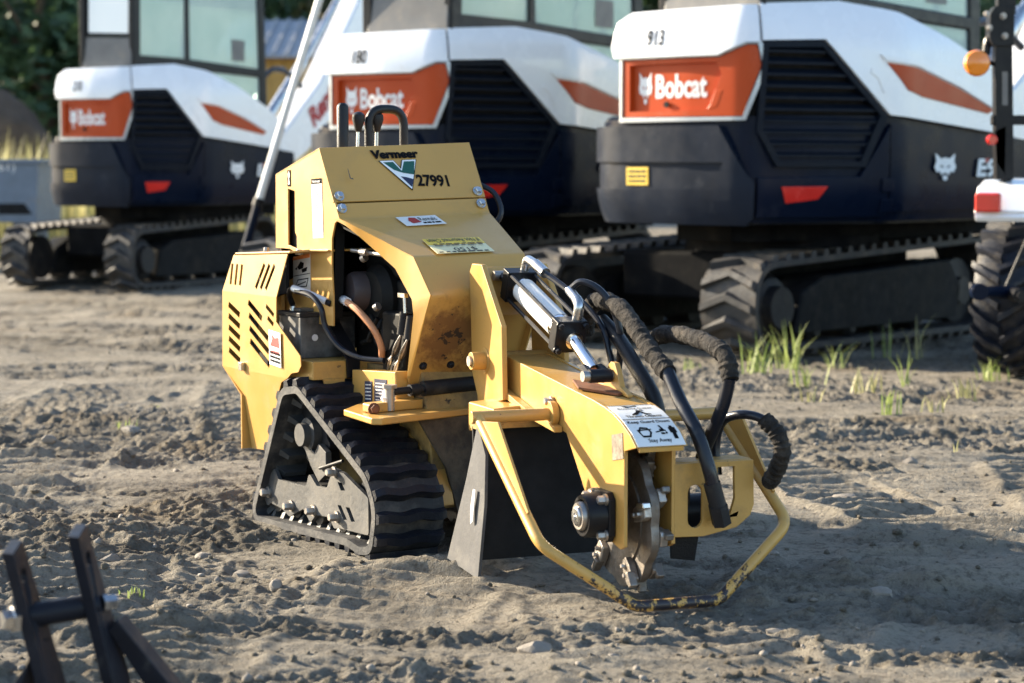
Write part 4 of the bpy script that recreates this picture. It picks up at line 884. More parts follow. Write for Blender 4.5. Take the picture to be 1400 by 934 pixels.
# handles and levers on the control tower
gob('grip', MB().lathe((-0.20, -0.185, 1.10), (0, 0, 0.165), [(0, 0.018), (0.93, 0.018), (0.97, 0.015), (1, 0.008)], 20), 'grip')
gob('loop_handle', MB().tube(fillet([(-0.20, -0.096, 1.10), (-0.20, -0.096, 1.249), (-0.20, 0.026, 1.249), (-0.20, 0.026, 1.10)], 0.052, 8), 0.0135, 14), 'grip')
for y in (-0.132, -0.068):
    lv = gob('lever', MB().cyl((-0.205, y, 1.09), (-0.205, y + 0.003, 1.19), 0.006, seg=10), 'steel')
    gob('knob', MB().lathe((-0.205, y + 0.003, 1.178), (0, 0.001, 0.062), [(0, 0.009), (0.25, 0.013), (0.6, 0.020), (0.85, 0.019), (0.97, 0.010), (1, 0.003)], 18), 'grip', lv)
gob('harness_loop', MB().tube(smooth_path([(-0.06, 0.21, 1.02), (-0.02, 0.245, 0.99), (0.01, 0.25, 0.93), (0.0, 0.22, 0.88)], 6), 0.009, 8), 'hose')

# engine seen through the opening
gob('engine_block', MB().box((0.02, -0.03, 0.60), (0.40, 0.26, 0.28)).box((0.02, -0.05, 0.79), (0.26, 0.22, 0.10)).box((-0.14, 0.02, 0.87), (0.2, 0.2, 0.12)), 'engine', bevel=0.015)
gob('flywheel_housing', MB().lathe((0.0, -0.20, 0.685), (0, 0.10, 0), [(0, 0.075), (0.25, 0.10), (1, 0.11)], 28), 'engine')
gob('air_cleaner', MB().lathe((-0.06, -0.24, 0.70), (0.02, 0.16, 0), [(0, 0.052), (0.1, 0.060), (1, 0.060)], 24), M.setdefault('dull_brown', material('dull_brown_metal', (0.05, 0.036, 0.036), 0.6)))
gob('throttle_rod', MB().tube([(-0.02, -0.25, 0.825), (0.12, -0.22, 0.815)], 0.006, 8).cyl((0.03, -0.245, 0.823), (0.06, -0.24, 0.82), 0.011, seg=10), 'bolt')
gob('opening_shade_sheet', MB().prism(xz([(-0.42, 0.50), (-0.42, 0.93), (-0.06, 0.90), (0.10, 0.83), (0.29, 0.76), (0.36, 0.70), (0.27, 0.50)], 0.11), (0, 0.01, 0)), 'engine')  # added black sheets: the shade inside the engine opening put in as colour
gob('opening_shade_sheet', MB().strip([(-0.42, -0.285, 0.945), (-0.07, -0.285, 0.935), (0.0, -0.285, 0.895), (0.20, -0.235, 0.83), (0.29, -0.21, 0.80)], [(-0.42, 0.18, 0.945), (-0.07, 0.18, 0.935), (0.0, 0.18, 0.895), (0.20, 0.13, 0.83), (0.29, 0.11, 0.80)], (0, 0, -0.006)), 'engine')
gob('opening_shade_sheet', MB().prism([(-0.385, -0.285, 0.50), (-0.385, 0.19, 0.50), (-0.385, 0.19, 1.02), (-0.385, -0.285, 1.02)], (-0.008, 0, 0)), 'engine')
gob('engine_cover', MB().box((0.16, -0.10, 0.55), (0.14, 0.22, 0.20)), 'engine', bevel=0.01)
for (x, z, dx) in ((0.245, 0.622, 0), (0.285, 0.612, 0.004)):
    gob('connector', MB().cyl((x, -0.225, z - 0.03), (x + 0.012, -0.225, z + 0.035), 0.017, 0.013, 12), 'hose')
    for j in range(3): gob('wire', MB().tube(smooth_path([(x, -0.228, z - 0.03), (x - 0.03, -0.235 + j * 0.006, z - 0.07 - j * 0.005), (x - 0.06 - 0.012 * j, -0.23, z - 0.115), (x - 0.10, -0.22, z - 0.15)], 5), 0.0035, 6), ('steel', 'bolt', 'hose')[j])
rr = random.Random(77)
for i in range(4):
    x, z = rr.uniform(-0.08, 0.08), rr.uniform(0.58, 0.72); q = [(x, -0.20, z)]
    for j in range(3): q.append((max(-0.1, min(0.17, q[-1][0] + rr.uniform(-0.08, 0.09))), -0.185 - rr.uniform(0, 0.03), max(0.53, min(0.74, q[-1][2] + rr.uniform(-0.08, 0.05)))))
    gob('engine_hose', MB().tube(smooth_path(q, 6), rr.choice((0.006, 0.008, 0.011)), 8), 'engine')
for x, z in ((0.02, 0.80), (0.10, 0.66)): gob('hose_clamp', MB().lathe((x, -0.235, z), (0.012, 0.004, 0.006), [(0, 0.012), (1, 0.012)], 12), 'bolt')
gob('wire_clip', MB().box((0.262, -0.232, 0.705), (0.04, 0.012, 0.012)).cyl((0.272, -0.232, 0.70), (0.275, -0.232, 0.655), 0.005, seg=8), 'steel')

# battery in its tray, strap and cables
bt = gob('battery', MB().box((-0.213, -0.270, 0.560), (0.15, 0.185, 0.125)), M.setdefault('battery_case', material('battery_case', (0.018, 0.018, 0.019), 0.5, var=0.2, dirt=((0.20, 0.19, 0.175), 0.60, 7))), bevel=0.004)
gob('lid', MB().box((-0.213, -0.270, 0.629), (0.158, 0.193, 0.014)), 'black_dusty', bt, bevel=0.003)
for y in (-0.33, -0.21): gob('terminal', MB().lathe((-0.255 if y < -0.3 else -0.17, y, 0.635), (0, 0, 0.022), [(0, 0.011), (0.6, 0.010), (1, 0.008)], 12), 'steel', bt)
gob('cap_strip', MB().box((-0.20, -0.29, 0.641), (0.05, 0.11, 0.010)), 'frame_grey', bt, bevel=0.003)
gob('round_mark', MB().cyl((-0.1385, -0.315, 0.560), (-0.1365, -0.315, 0.560), 0.010, seg=16), 'silver', bt)
tray = gob('battery_tray', MB().box((-0.16, -0.265, 0.470), (0.26, 0.22, 0.055)), 'yellow_worn', bevel=0.003)
gob('tray_tab', MB().prism([(-0.028, -0.345, 0.445), (-0.028, -0.275, 0.445), (-0.028, -0.275, 0.405), (-0.028, -0.335, 0.405)], (0.006, 0, 0), [[(-0.028, -0.312, 0.425), (-0.028, -0.300, 0.430), (-0.028, -0.294, 0.420), (-0.028, -0.304, 0.412)]]), 'yellow_worn', tray)
gob('battery_strap', MB().strip([(-0.20, -0.275, 0.652), (-0.134, -0.275, 0.648), (-0.131, -0.275, 0.60), (-0.024, -0.270, 0.50), (-0.022, -0.268, 0.445)], [(-0.20, -0.237, 0.652), (-0.134, -0.237, 0.648), (-0.131, -0.237, 0.60), (-0.024, -0.225, 0.50), (-0.022, -0.228, 0.445)], (0.007, 0, 0.003)), 'black')
gob('battery_cable', MB().tube(smooth_path([(-0.255, -0.33, 0.65), (-0.24, -0.35, 0.685), (-0.19, -0.36, 0.705), (-0.12, -0.34, 0.690), (-0.06, -0.30, 0.665)], 6), 0.009, 10), 'black')
gob('battery_cable', MB().tube(smooth_path([(-0.17, -0.36, 0.700), (-0.09, -0.35, 0.690), (-0.045, -0.34, 0.655), (-0.035, -0.33, 0.60), (0.01, -0.31, 0.545), (0.08, -0.28, 0.515), (0.16, -0.24, 0.510)], 6), 0.0085, 10), 'hose')
gob('battery_cable', MB().tube(smooth_path([(-0.17, -0.21, 0.655), (-0.10, -0.24, 0.672), (-0.02, -0.27, 0.675), (0.06, -0.27, 0.650), (0.115, -0.25, 0.60), (0.125, -0.23, 0.55), (0.11, -0.22, 0.515)], 6), 0.010, 10), 'copper')
gob('cable_wrap', MB().tube(smooth_path([(-0.12, -0.23, 0.668), (-0.06, -0.258, 0.676), (-0.005, -0.272, 0.673)], 5), 0.0135, 10), 'silver')
gob('cable_wrap', MB().tube(smooth_path([(-0.19, -0.36, 0.707), (-0.12, -0.345, 0.694), (-0.07, -0.31, 0.672)], 5), 0.011, 10), 'silver')

# chassis between the tracks, data plates, deck and swing cylinder
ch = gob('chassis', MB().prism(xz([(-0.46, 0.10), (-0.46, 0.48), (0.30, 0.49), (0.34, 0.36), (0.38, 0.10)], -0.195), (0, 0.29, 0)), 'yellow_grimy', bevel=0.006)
sk = gob('chassis_panel', MB().prism(xz([(0.0, 0.36), (0.0, 0.472), (0.27, 0.487), (0.275, 0.37)], -0.262), (0, 0.06, 0)), 'yellow', bevel=0.004)
for x0, z0, wd, hg, n in ((0.085, 0.383, 0.045, 0.062, 5), (0.145, 0.365, 0.075, 0.092, 8)):
    O, X, Y = V(x0, -0.2625, z0), V(wd, 0, 0.003), V(0, 0, hg); dp = gob('data_plate', plate(MB(), O, X, Y, 0.0015), 'ink_navy', sk); gob('print', scribble(MB(), O, X, Y, n, 3, 0.12, 0.9, 0.08, 0.92, 0.35, 0.002), 'white_label', dp)
gob('deck_plate', MB().prism([(0.205, -0.395, 0.362), (0.43, -0.425, 0.362), (0.455, -0.405, 0.362), (0.36, -0.02, 0.362), (0.40, 0.30, 0.362), (0.02, 0.30, 0.362), (0.02, -0.22, 0.362)], (0, 0, 0.020)), 'yellow', bevel=0.005)
gob('deck_rail', MB().prism([(0.300, -0.385, 0.383), (0.345, -0.385, 0.383), (0.29, -0.09, 0.383), (0.245, -0.09, 0.383)], (0, 0, 0.026)), 'yellow_worn', bevel=0.006)
hb = MB(); hexbolt(hb, (0.350, -0.375, 0.396), (1, -0.1, 0), 0.013, 0.014); gob('bolt', hb, M.setdefault('rusty', material('rusty_bolt', (0.16, 0.06, 0.025), 0.8, var=0.3, vscale=30)))
gob('swing_cylinder', MB().tube([(0.325, -0.305, 0.437), (0.318, -0.20, 0.440)], 0.011, 12).tube([(0.318, -0.20, 0.440), (0.305, 0.08, 0.447)], 0.022, 14).lathe((0.322, -0.245, 0.438), (-0.002, 0.03, 0.001), [(0, 0.017), (1, 0.017)], 12), 'black_dusty')
gob('pin', MB().cyl((0.325, -0.31, 0.385), (0.325, -0.31, 0.452), 0.014, seg=12).cyl((0.325, -0.31, 0.448), (0.325, -0.31, 0.458), 0.022, seg=6), 'bolt')
gr_ = MB(); rr = random.Random(6)
for k in range(1):
    gr_.tube(smooth_path([(0.318, -0.312, 0.40), (0.312, -0.305, 0.43), (0.305, -0.285, 0.44)], 4), [0.012, 0.016, 0.022, 0.018, 0.021, 0.019, 0.015, 0.012, 0.006], 9)
gob('grease_smear', gr_, 'white_label')
gob('pin', MB().cyl((0.285, -0.14, 0.40), (0.285, -0.14, 0.47), 0.014, seg=12), 'bolt')
gob('front_plate', MB().prism([(0.40, -0.12, 0.05), (0.40, 0.12, 0.05), (0.385, 0.12, 0.362), (0.385, -0.25, 0.362), (0.393, -0.165, 0.22)], (-0.012, 0, 0)), M.setdefault('caked', material('caked_brown_steel', (0.040, 0.030, 0.022), 0.85, var=0.4, vscale=7, dirt=((0.13, 0.10, 0.065), 0.5, 9), bump=0.3)))
gob('track_fender', MB().strip([(0.00, -0.198, 0.372), (0.16, -0.198, 0.335), (0.29, -0.196, 0.275), (0.37, -0.194, 0.205), (0.405, -0.190, 0.12)], [(0.00, -0.145, 0.372), (0.16, -0.145, 0.335), (0.29, -0.145, 0.275), (0.37, -0.145, 0.205), (0.405, -0.148, 0.12)], (0, 0, -0.006)), 'yellow_worn', ang=50)

# mast, pivot and boom
MP = [(0.178, 0.772), (0.200, 0.799), (0.274, 0.799), (0.425, 0.637), (0.435, 0.436), (0.256, 0.405), (0.198, 0.492), (0.188, 0.655)]
for y, dy in ((-0.100, 0.016), (0.100, -0.016)): bob('mast_plate', MB().prism(xz(MP, y), (0, dy, 0)), 'yellow', bevel=0.003)
bob('mast_web', MB().prism([(0.205, -0.083, 0.788), (0.205, 0.083, 0.788), (0.245, 0.083, 0.655), (0.245, -0.083, 0.655)], (-0.012, 0, 0)), 'yellow')
bob('mast_base', MB().box((0.31, 0, 0.40), (0.24, 0.165, 0.05)), 'yellow_grimy', bevel=0.006)
bob('pivot_pin', MB().cyl((0.300, -0.142, 0.533), (0.300, 0.13, 0.533), 0.025, seg=24).cyl((0.300, -0.100, 0.533), (0.300, -0.103, 0.533), 0.036, seg=24), 'yellow_worn', bevel=0.003)
bob('pivot_pin', MB().cyl((0.300, -0.149, 0.533), (0.300, -0.141, 0.533), 0.015, seg=18), 'bolt')
BP = [(0.345, 0.553), (0.953, 0.488), (1.02, 0.478), (1.07, 0.467), (1.113, 0.452), (1.165, 0.427), (1.203, 0.398), (1.137, 0.382), (1.137, 0.148), (1.115, 0.138), (1.06, 0.150), (0.985, 0.150), (0.900, 0.255), (0.785, 0.385), (0.60, 0.405), (0.40, 0.43), (0.345, 0.46)]
bl = bob('boom_plate', MB().prism(xz(BP, -0.064), (0, 0.010, 0)), 'yellow', bevel=0.002)
bob('boom_plate', MB().prism(xz(BP, 0.074), (0, -0.010, 0)), 'yellow')
top = [(0.345, 0.550), (0.953, 0.485), (1.02, 0.475), (1.07, 0.464), (1.113, 0.449), (1.165, 0.424), (1.200, 0.396)]
bob('boom_top', MB().strip(xz(top, -0.054), xz(top, 0.064), (-0.001, 0, -0.010)), M.setdefault('boom_top', material('boom_top_paint', (0.52, 0.285, 0.062), 0.36, var=0.06, vscale=3, dirt=((0.34, 0.23, 0.10), 0.42, 7), chips=((0.07, 0.04, 0.02), 0.72, 36), coat=0.1)), ang=50)
bob('boom_end', MB().prism([(0.347, -0.053, 0.46), (0.347, 0.063, 0.46), (0.347, 0.063, 0.548), (0.347, -0.053, 0.548)], (0.01, 0, 0)), 'yellow')
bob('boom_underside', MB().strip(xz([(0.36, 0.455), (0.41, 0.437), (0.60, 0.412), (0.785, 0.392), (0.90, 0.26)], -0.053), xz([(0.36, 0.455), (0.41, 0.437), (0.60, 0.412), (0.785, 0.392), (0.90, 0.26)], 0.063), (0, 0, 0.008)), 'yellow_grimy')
# warning label bent over the nose of the guard
lb = [(1.012, 0.4775), (1.07, 0.4675), (1.113, 0.4525), (1.165, 0.4275), (1.201, 0.3995)]
ls = bob('warning_label', MB().strip(xz(lb, -0.058), xz(lb, 0.070), (0.0008, 0, 0.0015)), 'white_label', ang=50)
def on_label(mb):   # (a across 0..1, b down 0..1) laid on the bent label
    P = [V(x, 0, z) for x, z in lb]; L = [0]
    for i in range(1, len(P)): L.append(L[-1] + (P[i] - P[i - 1]).length)
    def f(p):
        t = p.y * L[-1]; i = 0
        while i < len(P) - 2 and t > L[i + 1]: i += 1
        q = P[i].lerp(P[i + 1], (t - L[i]) / (L[i + 1] - L[i])); d = P[i + 1] - P[i]; n = Vector((-d.z, 0, d.x)).normalized(); n = n if n.z > 0 else -n
        return V(q.x, -0.058 + 0.128 * p.x, q.z) + n * 0.0026
    return mb.fn(f)
lt = MB()
text(lt, 'Rotating Cutter', (0.14, 0.21, 0), (0.72, 0, 0), (0, -0.075, 0), 0.01, 0); text(lt, 'Thrown Objects', (0.14, 0.46, 0), (0.74, 0, 0), (0, -0.075, 0), 0.02, 0)
text(lt, 'Keep Guard Down', (0.06, 0.60, 0), (0.88, 0, 0), (0, -0.075, 0), 0.02, 0); text(lt, 'Stay Away', (0.27, 0.96, 0), (0.48, 0, 0), (0, -0.08, 0), 0.01, 0)
decal(lt, [[(0, 0.485), (1, 0.485), (1, 0.50), (0, 0.50)], [(0.03, 0.02), (0.97, 0.02), (0.97, 0.035), (0.03, 0.035)], [(0.28, 0.05), (0.34, 0.12), (0.60, 0.08), (0.58, 0.05), (0.45, 0.08)],
           [(0.30, 0.36), (0.42, 0.30), (0.46, 0.24), (0.52, 0.25), (0.60, 0.34), (0.70, 0.36), (0.70, 0.38), (0.58, 0.37), (0.50, 0.31), (0.42, 0.37), (0.30, 0.39)], [(0.54, 0.22), (0.60, 0.23), (0.60, 0.27), (0.54, 0.26)],
           ([(0.14, 0.76), (0.24, 0.66), (0.38, 0.68), (0.42, 0.78), (0.36, 0.86), (0.20, 0.86)], [(0.18, 0.77), (0.24, 0.70), (0.36, 0.71), (0.38, 0.78), (0.34, 0.83), (0.21, 0.83)]), [(0.14, 0.72), (0.44, 0.71), (0.44, 0.73), (0.14, 0.745)],
           [(0.50, 0.77), (0.72, 0.74), (0.72, 0.76), (0.50, 0.79)], [(0.62, 0.65), (0.66, 0.64), (0.74, 0.80), (0.70, 0.82)], [(0.60, 0.72), (0.68, 0.72), (0.68, 0.82), (0.60, 0.82)],
           [(0.84, 0.66), (0.90, 0.66), (0.90, 0.69), (0.94, 0.70), (0.94, 0.80), (0.91, 0.80), (0.91, 0.90), (0.83, 0.90), (0.83, 0.80), (0.80, 0.80), (0.80, 0.70), (0.84, 0.69)]], (0, 0, 0), (1, 0, 0), (0, 1, 0), 0)
bob('print', on_label(lt), 'ink', ls)
O, X, Y = V(1.072, -0.0645, 0.352), V(0.062, 0, 0.012), V(-0.006, 0, 0.062)
st = bob('sticker_remains', plate(MB(), O, X, Y, 0.0012), M.setdefault('torn', material('torn_sticker', (0.28, 0.24, 0.18), 0.8, var=0.4, vscale=40, dirt=((0.10, 0.06, 0.04), 0.7, 60))), bl)
for y, r_ in ((-0.069, 0.011),): hb = MB(); hexbolt(hb, (0.700, y, 0.46), (0, -1, 0), 0.010, 0.016); bob('bolt', hb, 'bolt')

# cutter wheel with its tooth pockets, bearing and shaft
wc = V(0.985, 0.012, 0.196)
WP = []
for i in range(100):
    a = 2 * math.pi * i / 100; q = 0.5 + 0.5 * math.cos(10 * (a - 0.32)); r_ = 0.166 + 0.011 * q ** 0.6; WP.append((wc.x + r_ * math.cos(a), wc.z + r_ * math.sin(a)))
wh = bob('cutter_wheel', MB().prism(xz(WP, wc.y - 0.011), (0, 0.022, 0), [[(wc.x + 0.05 * math.cos(k * math.pi / 12), wc.y - 0.011, wc.z + 0.05 * math.sin(k * math.pi / 12)) for k in range(24)]]), 'cast', bevel=0.003)
bob('wheel_ring', MB().lathe(wc + V(0, -0.016, 0), (0, 0.032, 0), [(0, 0.098), (0, 0.118), (1, 0.118), (1, 0.098)], 48), 'cast', wh)
bob('wheel_hub', MB().lathe(wc + V(0, -0.05, 0), (0, 0.10, 0), [(0, 0.03), (0.05, 0.055), (0.95, 0.055), (1, 0.03)], 28), 'cast', wh)
for i in range(10):
    a = 2 * math.pi * i / 10 + 0.32; e = Vector((math.cos(a), 0, math.sin(a))); tn = Vector((-math.sin(a), 0, math.cos(a)))
    for sgn in (-1, 1):
        if sgn < 0 and i % 2: continue
        da = 0.10 * sgn; e2 = (e * math.cos(da) + tn * math.sin(da)); t2 = Vector((-e2.z, 0, e2.x)); rot = Matrix((t2, Vector((0, 1, 0)), e2)).transposed().to_3x3()
        c = wc + e2 * 0.146 + Vector((0, sgn * 0.022, 0)); hw_, hh_ = 0.021, 0.034
        out = [(-hw_, -hh_), (hw_ * 0.5, -hh_ * 1.05), (hw_, -hh_ * 0.3), (hw_ * 1.05, hh_ * 0.8), (hw_ * 0.6, hh_), (-hw_ * 0.7, hh_ * 0.95), (-hw_, hh_ * 0.2)]
        pk = bob('tooth_pocket', MB().prism([c + t2 * p + e2 * q + Vector((0, -0.010, 0)) for p, q in out], (0, 0.020, 0)), 'cast' if i % 3 else 'bolt', wh, bevel=0.003)
        bob('cutter_tooth', MB().box(c + e2 * 0.026 + t2 * 0.014 + Vector((0, sgn * 0.008, 0)), (0.018, 0.024, 0.040), rot, 0.9), 'steel' if i in (0, 9) and sgn < 0 else 'cast', wh, bevel=0.004)
        for bo in (-0.017, 0.008): hb = MB(); hexbolt(hb, c + Vector((0, sgn * 0.010, 0)) + e2 * bo - t2 * 0.004, (0, sgn, 0), 0.0062, 0.008); bob('bolt', hb, 'bolt', wh)
bc = V(1.03, -0.065, 0.212)
bf = bob('bearing_flange', MB().prism([(bc.x + sx, bc.y, bc.z + sz) for sx, sz in [(-0.062, -0.045), (-0.045, -0.062), (0.045, -0.062), (0.062, -0.045), (0.062, 0.045), (0.045, 0.062), (-0.045, 0.062), (-0.062, 0.045)]], (0, -0.018, 0)), 'black', bevel=0.003)
bob('bearing_housing', MB().lathe(bc + V(0, -0.017, 0), (0, -0.048, 0), [(0, 0.058), (0.85, 0.054), (1, 0.050), (1, 0.042), (0.6, 0.040)], 32), 'black', bf)
bob('bearing_race', MB().lathe(bc + V(0, -0.045, 0), (0, -0.030, 0), [(0, 0.036), (0.8, 0.036), (1, 0.033), (1, 0.024)], 28), 'bolt', bf)
bob('shaft', MB().lathe(bc + V(0, -0.04, 0), (0, -0.042, 0), [(0, 0.024), (0.92, 0.024), (1, 0.020), (1, 0.009), (0.8, 0.007)], 24), 'steel', bf)
for sx, sz in ((-0.044, 0.044), (0.044, 0.044), (-0.044, -0.044), (0.044, -0.044)):
    hb = MB(); hexbolt(hb, bc + V(sx, -0.018, sz), (0, -1, 0), 0.011, 0.018); bob('bolt', hb, 'bolt', bf)
# hydraulic motor bracket on the far side
BK = [(0.071, 0.344), (0.289, 0.344), (0.292, 0.232), (0.282, 0.205), (0.244, 0.177), (0.152, 0.160), (0.071, 0.163)]
def rslot(y0, y1, z0, z1, n=6):
    r = (y1 - y0) / 2; c = (y0 + y1) / 2; return [(c + r * math.cos(math.pi * i / n), z1 - r + r * math.sin(math.pi * i / n)) for i in range(n + 1)] + [(c - r * math.cos(math.pi * i / n), z0 + r - r * math.sin(math.pi * i / n)) for i in range(n + 1)]
bkf = lambda P, x: [(x, y, z) for y, z in P]
bob('motor_bracket', MB().prism(bkf(BK, 1.138), (-0.012, 0, 0), [bkf(rslot(0.108, 0.149, 0.183, 0.290), 1.138), bkf([(0.190, 0.330), (0.236, 0.330), (0.238, 0.25), (0.226, 0.212), (0.208, 0.205), (0.192, 0.225)], 1.138)]), 'yellow_worn', bevel=0.002)
bob('bracket_flange', MB().box((1.09, 0.180, 0.341), (0.075, 0.215, 0.010)).box((1.09, 0.288, 0.28), (0.075, 0.010, 0.11)), 'yellow_worn', bevel=0.002)
bob('hydraulic_motor', MB().lathe((1.0, 0.075, 0.20), (0, 0.16, 0), [(0, 0.055), (0.4, 0.055), (0.42, 0.045), (1, 0.045)], 22).box((1.0, 0.13, 0.25), (0.08, 0.07, 0.06)), 'black', bevel=0.003)
bob('mud_flap', MB().prism([(1.10, 0.08, 0.17), (1.10, 0.16, 0.17), (1.085, 0.155, 0.09), (1.085, 0.09, 0.10)], (-0.006, 0, 0)), 'grip')

# guard rail, arms, gussets, cross tube and rubber curtains
bob('guard_rail', MB().tube(fillet([(0.722, -0.280, 0.425), (1.130, -0.280, 0.165), (1.218, -0.070, 0.018), (1.224, 0.150, 0.018), (1.172, 0.370, 0.185), (0.800, 0.370, 0.420)], [0, 0.07, 0.05, 0.05, 0.07, 0][1:5], 6), 0.0145, 16), 'guard')
bob('cross_tube', MB().cyl((0.715, -0.300, 0.428), (0.715, -0.066, 0.428), 0.0165, seg=20), 'yellow', bevel=0.002)
bob('tube_collar', MB().cyl((0.715, -0.085, 0.428), (0.715, -0.066, 0.428), 0.034, seg=22), 'yellow', bevel=0.002)
bob('cross_tube', MB().cyl((0.800, 0.075, 0.420), (0.800, 0.385, 0.420), 0.0165, seg=20), 'yellow')
bob('gusset', MB().prism([(0.735, -0.284, 0.420), (0.86, -0.284, 0.432), (1.060, -0.284, 0.235), (1.04, -0.284, 0.222)], (0, 0.007, 0)), 'yellow', bevel=0.001)
bob('gusset', MB().prism([(0.815, 0.366, 0.415), (0.93, 0.366, 0.425), (1.10, 0.366, 0.255), (1.08, 0.366, 0.242)], (0, 0.007, 0)), 'yellow')
bob('step_box', MB().prism([(0.530, -0.165, 0.345), (0.530, -0.066, 0.345), (0.530, -0.066, 0.432), (0.530, -0.165, 0.425)], (-0.19, 0, 0)), 'yellow', bevel=0.005)
bob('edge_bar', MB().prism([(0.36, -0.066, 0.470), (0.60, -0.066, 0.420), (0.765, -0.066, 0.400), (0.765, -0.066, 0.385), (0.60, -0.066, 0.402), (0.36, -0.066, 0.452)], (0, -0.022, 0)), 'yellow_worn', bevel=0.002)
fl = bob('rubber_flap', MB().strip([(0.675, -0.266, 0.408), (0.60, -0.270, 0.25), (0.483, -0.280, 0.022)], [(0.725, -0.264, 0.330), (0.722, -0.266, 0.20), (0.695, -0.274, 0.004)], (0, 0.008, 0)), 'flap')
fl.name = 'rubber_flap'
bob('flap_sticker', MB().prism([(0.652, -0.2758, 0.185), (0.668, -0.2745, 0.235), (0.682, -0.2738, 0.235), (0.668, -0.2765, 0.15), (0.655, -0.2772, 0.142)], (0, -0.002, 0)), 'white_label', fl)
bob('rubber_curtain', MB().prism([(0.585, -0.235, 0.03), (0.585, 0.12, 0.03), (0.56, 0.12, 0.385), (0.56, -0.235, 0.385)], (-0.008, 0, 0)), 'void')
bob('curtain_bar', MB().box((0.565, -0.055, 0.392), (0.05, 0.36, 0.025)), 'yellow_grimy')

# lift cylinder
ca, cb_, cc, cd = V(0.235, 0.0, 0.765), V(0.305, 0.0, 0.742), V(0.648, 0.0, 0.628), V(0.850, 0.0, 0.537)
ax = (cc - cb_).normalized(); side_ = Vector((0, 1, 0)); upv = side_.cross(ax).normalized(); upv = upv if upv.z > 0 else -upv
rot = Matrix((ax, side_, upv)).transposed().to_3x3()
cy = bob('lift_cylinder', MB().cyl(cb_, cc, 0.034, seg=28), 'chrome')
bob('cylinder_wrap', MB().cyl(cb_ + ax * 0.045, cc - ax * 0.06, 0.0348, seg=28, caps=False), 'white_label', cy)
for c in (cb_, cc): bob('end_cap', MB().box(c, (0.042, 0.088, 0.088), rot), 'black', cy, bevel=0.003)
for sy in (-1, 1):
    for su in (-1, 1):
        o = side_ * sy * 0.035 + upv * su * 0.035; bob('tie_rod', MB().cyl(cb_ + o - ax * 0.03, cc + o + ax * 0.03, 0.0055, seg=10), 'black', cy)
        hb = MB(); hexbolt(hb, cc + o + ax * 0.02, ax, 0.0085, 0.012); bob('nut', hb, 'black', cy)
bob('piston_rod', MB().cyl(cc + ax * 0.02, cc + ax * 0.045, 0.024, seg=20).cyl(cc + ax * 0.04, cd - ax * 0.035, 0.0165, seg=22), 'chrome', cy)
for c, s_, L in ((cd, -1, 0.05), (ca, 1, 0.06)):
    for y in (-0.024, 0.024): bob('clevis', MB().tube([c + V(0, y, 0), c + ax * s_ * L + V(0, y * 0.9, 0)], 0.0125, 10), 'black', cy)
    bob('clevis_pin', MB().cyl(c + V(0, -0.048, 0), c + V(0, 0.05, 0), 0.014, seg=18), 'bolt', cy)
bob('rod_end', MB().cyl(cd + V(0, -0.030, 0), cd + V(0, 0.030, 0), 0.018, seg=18), 'black', cy)
bob('boom_lug', MB().prism(xz([(0.745, 0.510), (0.800, 0.512), (0.825, 0.560), (0.842, 0.572), (0.866, 0.570), (0.880, 0.552), (0.900, 0.512), (0.945, 0.496), (0.945, 0.488)], 0.034), (0, 0.016, 0)), 'yellow', bevel=0.003)
bob('boom_lug', MB().prism([(0.725, -0.02, 0.512), (0.80, 0.02, 0.505), (0.905, 0.06, 0.494), (0.92, 0.02, 0.492), (0.83, -0.05, 0.502)], (0, 0, 0.006)), M['rusty'])
bob('fitting', MB().tube(fillet([cb_ + upv * 0.044 + V(0, 0.012, 0), cb_ + upv * 0.078 + V(0, 0.014, 0), cb_ + upv * 0.080 + ax * 0.05 + V(0, 0.02, 0)], 0.02, 5), 0.013, 12).cyl(cb_ + upv * 0.08 + ax * 0.05 + V(0, 0.02, 0), cb_ + upv * 0.076 + ax * 0.11 + V(0, 0.026, 0), 0.0155, seg=14), 'steel', cy)
bob('fitting', MB().tube(fillet([cc + upv * 0.04 + V(0, 0.02, 0), cc + upv * 0.082 + V(0, 0.022, 0), cc + upv * 0.088 - ax * 0.03 + V(0, 0.025, 0)], 0.02, 5), 0.014, 12).cyl(cc + upv * 0.088 - ax * 0.028 + V(0, 0.025, 0), cc + upv * 0.092 - ax * 0.085 + V(0, 0.026, 0), 0.0125, seg=12), 'steel', cy)
bob('hose', MB().tube(smooth_path([cb_ + upv * 0.076 + ax * 0.11 + V(0, 0.026, 0), cb_ + upv * 0.066 + ax * 0.19 + V(0, 0.05, 0), cb_ + upv * 0.05 + ax * 0.30 + V(0, 0.075, 0), cc + upv * 0.02 + ax * 0.02 + V(0, 0.09, 0), cc - upv * 0.05 + ax * 0.08 + V(0, 0.10, 0)], 6), 0.0085, 10), 'hose')
bob('hose', MB().tube(smooth_path([cc + upv * 0.092 - ax * 0.085 + V(0, 0.026, 0), cc + upv * 0.125 - ax * 0.06 + V(0, 0.05, 0), cc + upv * 0.11 + ax * 0.0 + V(0, 0.09, 0), cc + upv * 0.03 + ax * 0.06 + V(0, 0.12, 0), cc - upv * 0.10 + ax * 0.07 + V(0, 0.13, 0)], 6), 0.009, 10), 'hose')

